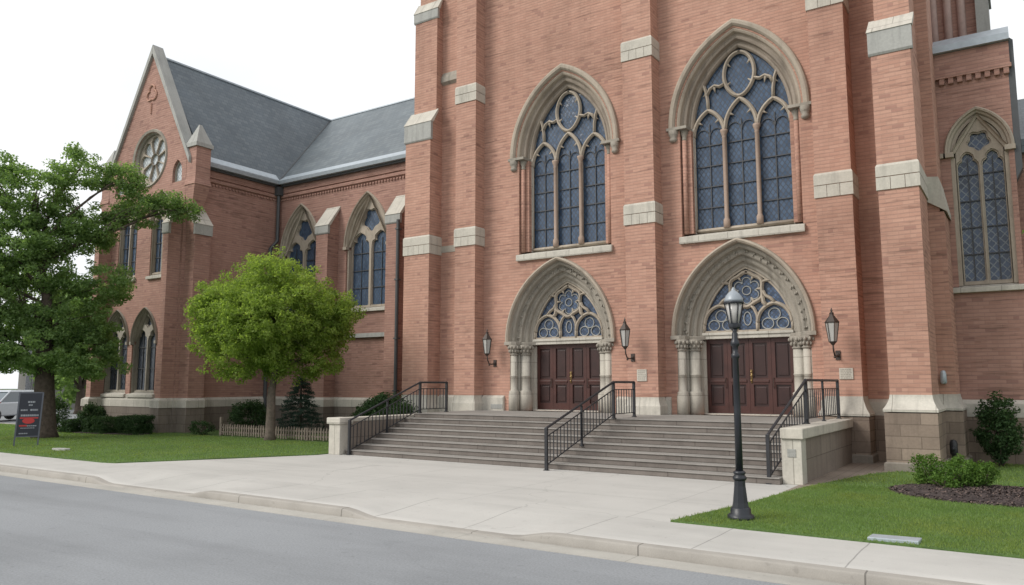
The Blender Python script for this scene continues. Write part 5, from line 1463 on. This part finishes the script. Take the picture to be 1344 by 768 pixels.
# far trees behind the parking lot
rs_ = random.Random(5)
for i, (x, y, h, lab) in enumerate(((-62, 34, 9, 'round green tree behind the parked car at the far left'), (-70, 26, 10, 'tall green tree at the left edge beyond the parking lot'), (-58, 44, 11, 'green tree far behind the big dark tree'), (-78, 40, 12, 'distant tall tree beyond the parking lot'), (-54, 28, 8.5, 'dark green tree just behind the parked car, nearest the church'), (-66, 22, 9, 'broad green tree left of the parked car beyond the parking lot'))):
    lb = [(x + rs_.uniform(-2, 2), y + rs_.uniform(-2, 2), h * q, h * .26, h * .26, h * .2) for q in (.24, .36, .5, .62, .7, .82)]
    lobed_tree('broadleaf_tree', lab, (x, y, -.05), (x, y, h * .2), .3, lb, M['leaf_dark'], M['bark'], 110, .17, 5, 'trees beyond the parking lot', cr=(.7, 1.3))

def shrub(name, label, c, r, leafmat, per, size, n, group=None, box=False, cat='shrub'):
    t = thing(name, label, cat, (c[0], c[1], 0), group)
    cs, rs = [], []
    for _ in range(n):
        if box:
            d = rng.uniform(-1, 1, 3); k = rng.integers(0, 3); d[k] = np.sign(d[k]) if k < 2 or d[k] > 0 else d[k]
            d *= .85
        else:
            d = rng.normal(0, 1, 3); d /= np.linalg.norm(d); d *= rng.uniform(.3, 1) ** .4 * .85
        cs.append(np.array(c) + d * np.array(r)); q = min(r) * rng.uniform(.26, .42); rs.append((q, q, q * .8))
    cs = [np.array([p[0], p[1], max(p[2], .06)]) for p in cs]
    v, k = leaves_np(cs, rs, per, size); v[:, 2] = np.maximum(v[:, 2], .01)
    np_obj('foliage', v, k, 4, leafmat, t)
    m = MB(); m.smooth = True
    for i in range(7):
        p = cs[rng.integers(0, len(cs))]
        limb(m, (c[0] + random.uniform(-.1, .1) * r[0], c[1] + random.uniform(-.1, .1) * r[1], 0), p, .018, .006, .1, 4)
    obj('stems', m, M['bark'], t)
    return t
G = 'bright green shrubs in the mulch bed'
shrub('garden_shrub', 'bright green shrub at the left end of the oval mulch bed', (-1.78, 17.35, .34), (.33, .36, .36), M['leaf_shrub'], 5200, .024, 46, G)
shrub('garden_shrub', 'low bright green shrub nearest the kerb in the mulch bed', (-1.38, 16.75, .27), (.40, .36, .27), M['leaf_shrub'], 5200, .024, 46, G)
shrub('garden_shrub', 'bright green shrub at the back of the mulch bed middle', (-1.22, 17.3, .35), (.34, .34, .34), M['leaf_shrub'], 5200, .024, 46, G)
shrub('garden_shrub', 'rightmost bright green shrub of the mulch bed', (-.90, 17.1, .31), (.33, .36, .31), M['leaf_shrub'], 5200, .024, 46, G)
shrub('yew_bush', 'tall dark green bush against the wall below the narrow right window', (-.72, 22.3, .95), (.55, .45, .95), M['leaf_yew'], 3200, .034, 110)
shrub('yew_bush', 'dark spreading evergreen bush beside the left railing of the steps', (-18.6, 20.2, .85), (1.15, 1.0, .85), M['leaf_yew'], 1800, .038, 105)
shrub('yew_bush', 'dark bush between the blue spruce and the church steps', (-21.6, 22.4, .65), (1.0, .7, .65), M['leaf_yew'], 1500, .038, 75)
shrub('yew_bush', 'dark rounded bush left of the picket fence against the transept', (-26.2, 20.3, .72), (.85, .8, .72), M['leaf_yew'], 1500, .038, 75)
shrub('yew_bush', 'low dark bush at the foot of the transept corner', (-27.2, 18.9, .32), (.75, .5, .32), M['leaf_yew'], 1500, .038, 60)
shrub('round_hedge', 'ball shaped dark hedge bush behind the long low hedges', (-33.5, 17.9, .62), (.55, .55, .6), M['leaf_yew'], 2100, .038, 90)
H = 'low trimmed hedges along the transept'
shrub('trimmed_hedge', 'small low hedge nearest the big tree trunk', (-33.0, 16.9, .27), (.55, .4, .27), M['leaf_yew'], 4000, .03, 260, H, True, 'hedge')
shrub('trimmed_hedge', 'long low hedge in the middle of the transept bed', (-31.4, 17.25, .33), (.85, .45, .33), M['leaf_yew'], 4000, .03, 260, H, True, 'hedge')
shrub('trimmed_hedge', 'low hedge at the right end of the transept bed', (-29.75, 17.6, .37), (.72, .45, .37), M['leaf_yew'], 4000, .03, 260, H, True, 'hedge')
shrub('yew_bush', 'dark upright bush behind the big tree trunk', (-35.6, 17.4, .8), (.6, .6, .8), M['leaf_yew'], 1500, .038, 60)
m = MB(); prism_z(m, smooth_poly([(-34.6, 16.35), (-29.0, 17.0), (-28.9, 18.2), (-34.6, 18.3)], 2), -.05, .06); struct('hedge_bed', m, M['mulch'])

# blue spruce
t = thing('blue_spruce', 'dark blue green spruce behind the lime green tree by the fence', 'tree', (-24.55, 21.5, 0))
m = MB(); m.smooth = True; m.tube([(-24.55, 21.5, 0), (-24.55, 21.5, 2.35)], [.09, .02], 8); obj('trunk', m, M['bark'], t)
cs, rs = [], []; z = .25
while z < 2.45:
    rad = .92 * (1 - (z / 2.55) ** 1.5) + .05
    for k in range(int(6 + rad * 14)):
        a = random.uniform(0, 2 * PI)
        for q in (.45, .75, 1.0):
            cs.append(np.array([-24.55 + rad * q * math.cos(a), 21.5 + rad * q * math.sin(a), z - .14 * q + random.uniform(-.04, .04)])); rs.append((.15, .15, .06))
    z += .17
v, k = leaves_np(cs, rs, 1800, .045, aspect=.25); np_obj('needles', v, k, 4, M['leaf_spruce'], t)

# house beyond the parking lot
t = thing('grey_house', 'distant grey house with a grey roof behind the big dark tree', 'house', (-66, 36, 0))
m = MB(); m.box(-72, -60, 32, 42, -.1, 7.4); obj('wall', m, plain_mat('pale_siding', (0.20, 0.195, 0.185), 0.8), t)
m = MB(); m.prism_x([(31.4, 7.3), (42.6, 7.3), (37, 11.4)], -72.5, -59.5); obj('roof', m, M['slate_x'], t)
for x in (-70, -66.5, -63):
    for z in (1.2, 4.4):
        m = MB(); m.box(x - .6, x + .6, 31.93, 31.999, z, z + 1.6); w = obj('window', m, plain_mat('house_frame', (0.35, 0.35, 0.34), 0.6), t)
        m = MB(); m.box(x - .5, x + .5, 31.90, 31.929, z + .1, z + 1.5); obj('pane', m, M['glass_d'], w)

# ================================================================= LIGHT, CAMERA
world = bpy.data.worlds.new('World'); scene.world = world; world.use_nodes = True
nt = world.node_tree; bg = nt.nodes['Background']
sky = nt.nodes.new('ShaderNodeTexSky'); sky.sky_type = 'NISHITA'; sky.sun_disc = False
SUN_EL, SUN_AZ = R(38), math.atan2(-0.55, -0.70)   # azimuth from +Y, clockwise
sky.sun_elevation = SUN_EL; sky.sun_rotation = SUN_AZ
sky.air_density = 1.2; sky.dust_density = 4.0
tc = nt.nodes.new('ShaderNodeTexCoord')
cn = noise(nt, tc.outputs['Generated'], 2.4, 4, 0.55, (1, 1, 2.5))
cloud = mixc(nt, 'MIX', ramp(nt, cn, [(0.35, 0.0), (0.65, 1.0)]), (11.2, 11.5, 11.9), (12.6, 12.7, 12.8))
col = mixc(nt, 'MIX', 0.93, sky.outputs['Color'], cloud)
nt.links.new(col, bg.inputs['Color']); bg.inputs['Strength'].default_value = 0.086
sl = bpy.data.lights.new('sun', 'SUN'); sl.energy = 2.3; sl.angle = R(24); sl.color = (1.0, 0.955, 0.89)
so = bpy.data.objects.new('sun', sl); COL.objects.link(so)
d = Vector((math.sin(SUN_AZ) * math.cos(SUN_EL), math.cos(SUN_AZ) * math.cos(SUN_EL), math.sin(SUN_EL)))
so.rotation_euler = (-d).to_track_quat('-Z', 'Y').to_euler(); so.location = (-20, -20, 40)

cam = bpy.data.cameras.new('camera'); co = bpy.data.objects.new('camera', cam); COL.objects.link(co)
co.location = (0, 0, 2.0); co.rotation_euler = (R(90 + 6.74), 0, R(33.65))
cam.sensor_width = 36; cam.lens = 36 * 1015 / 1344; cam.clip_end = 2000; cam.clip_start = 0.05
scene.camera = co
scene.render.resolution_x = 1024; scene.render.resolution_y = 585
vs = scene.view_settings; vs.view_transform = 'Standard'; vs.look = 'None'; vs.exposure = 0.1; vs.gamma = 1; vs.use_curve_mapping = False
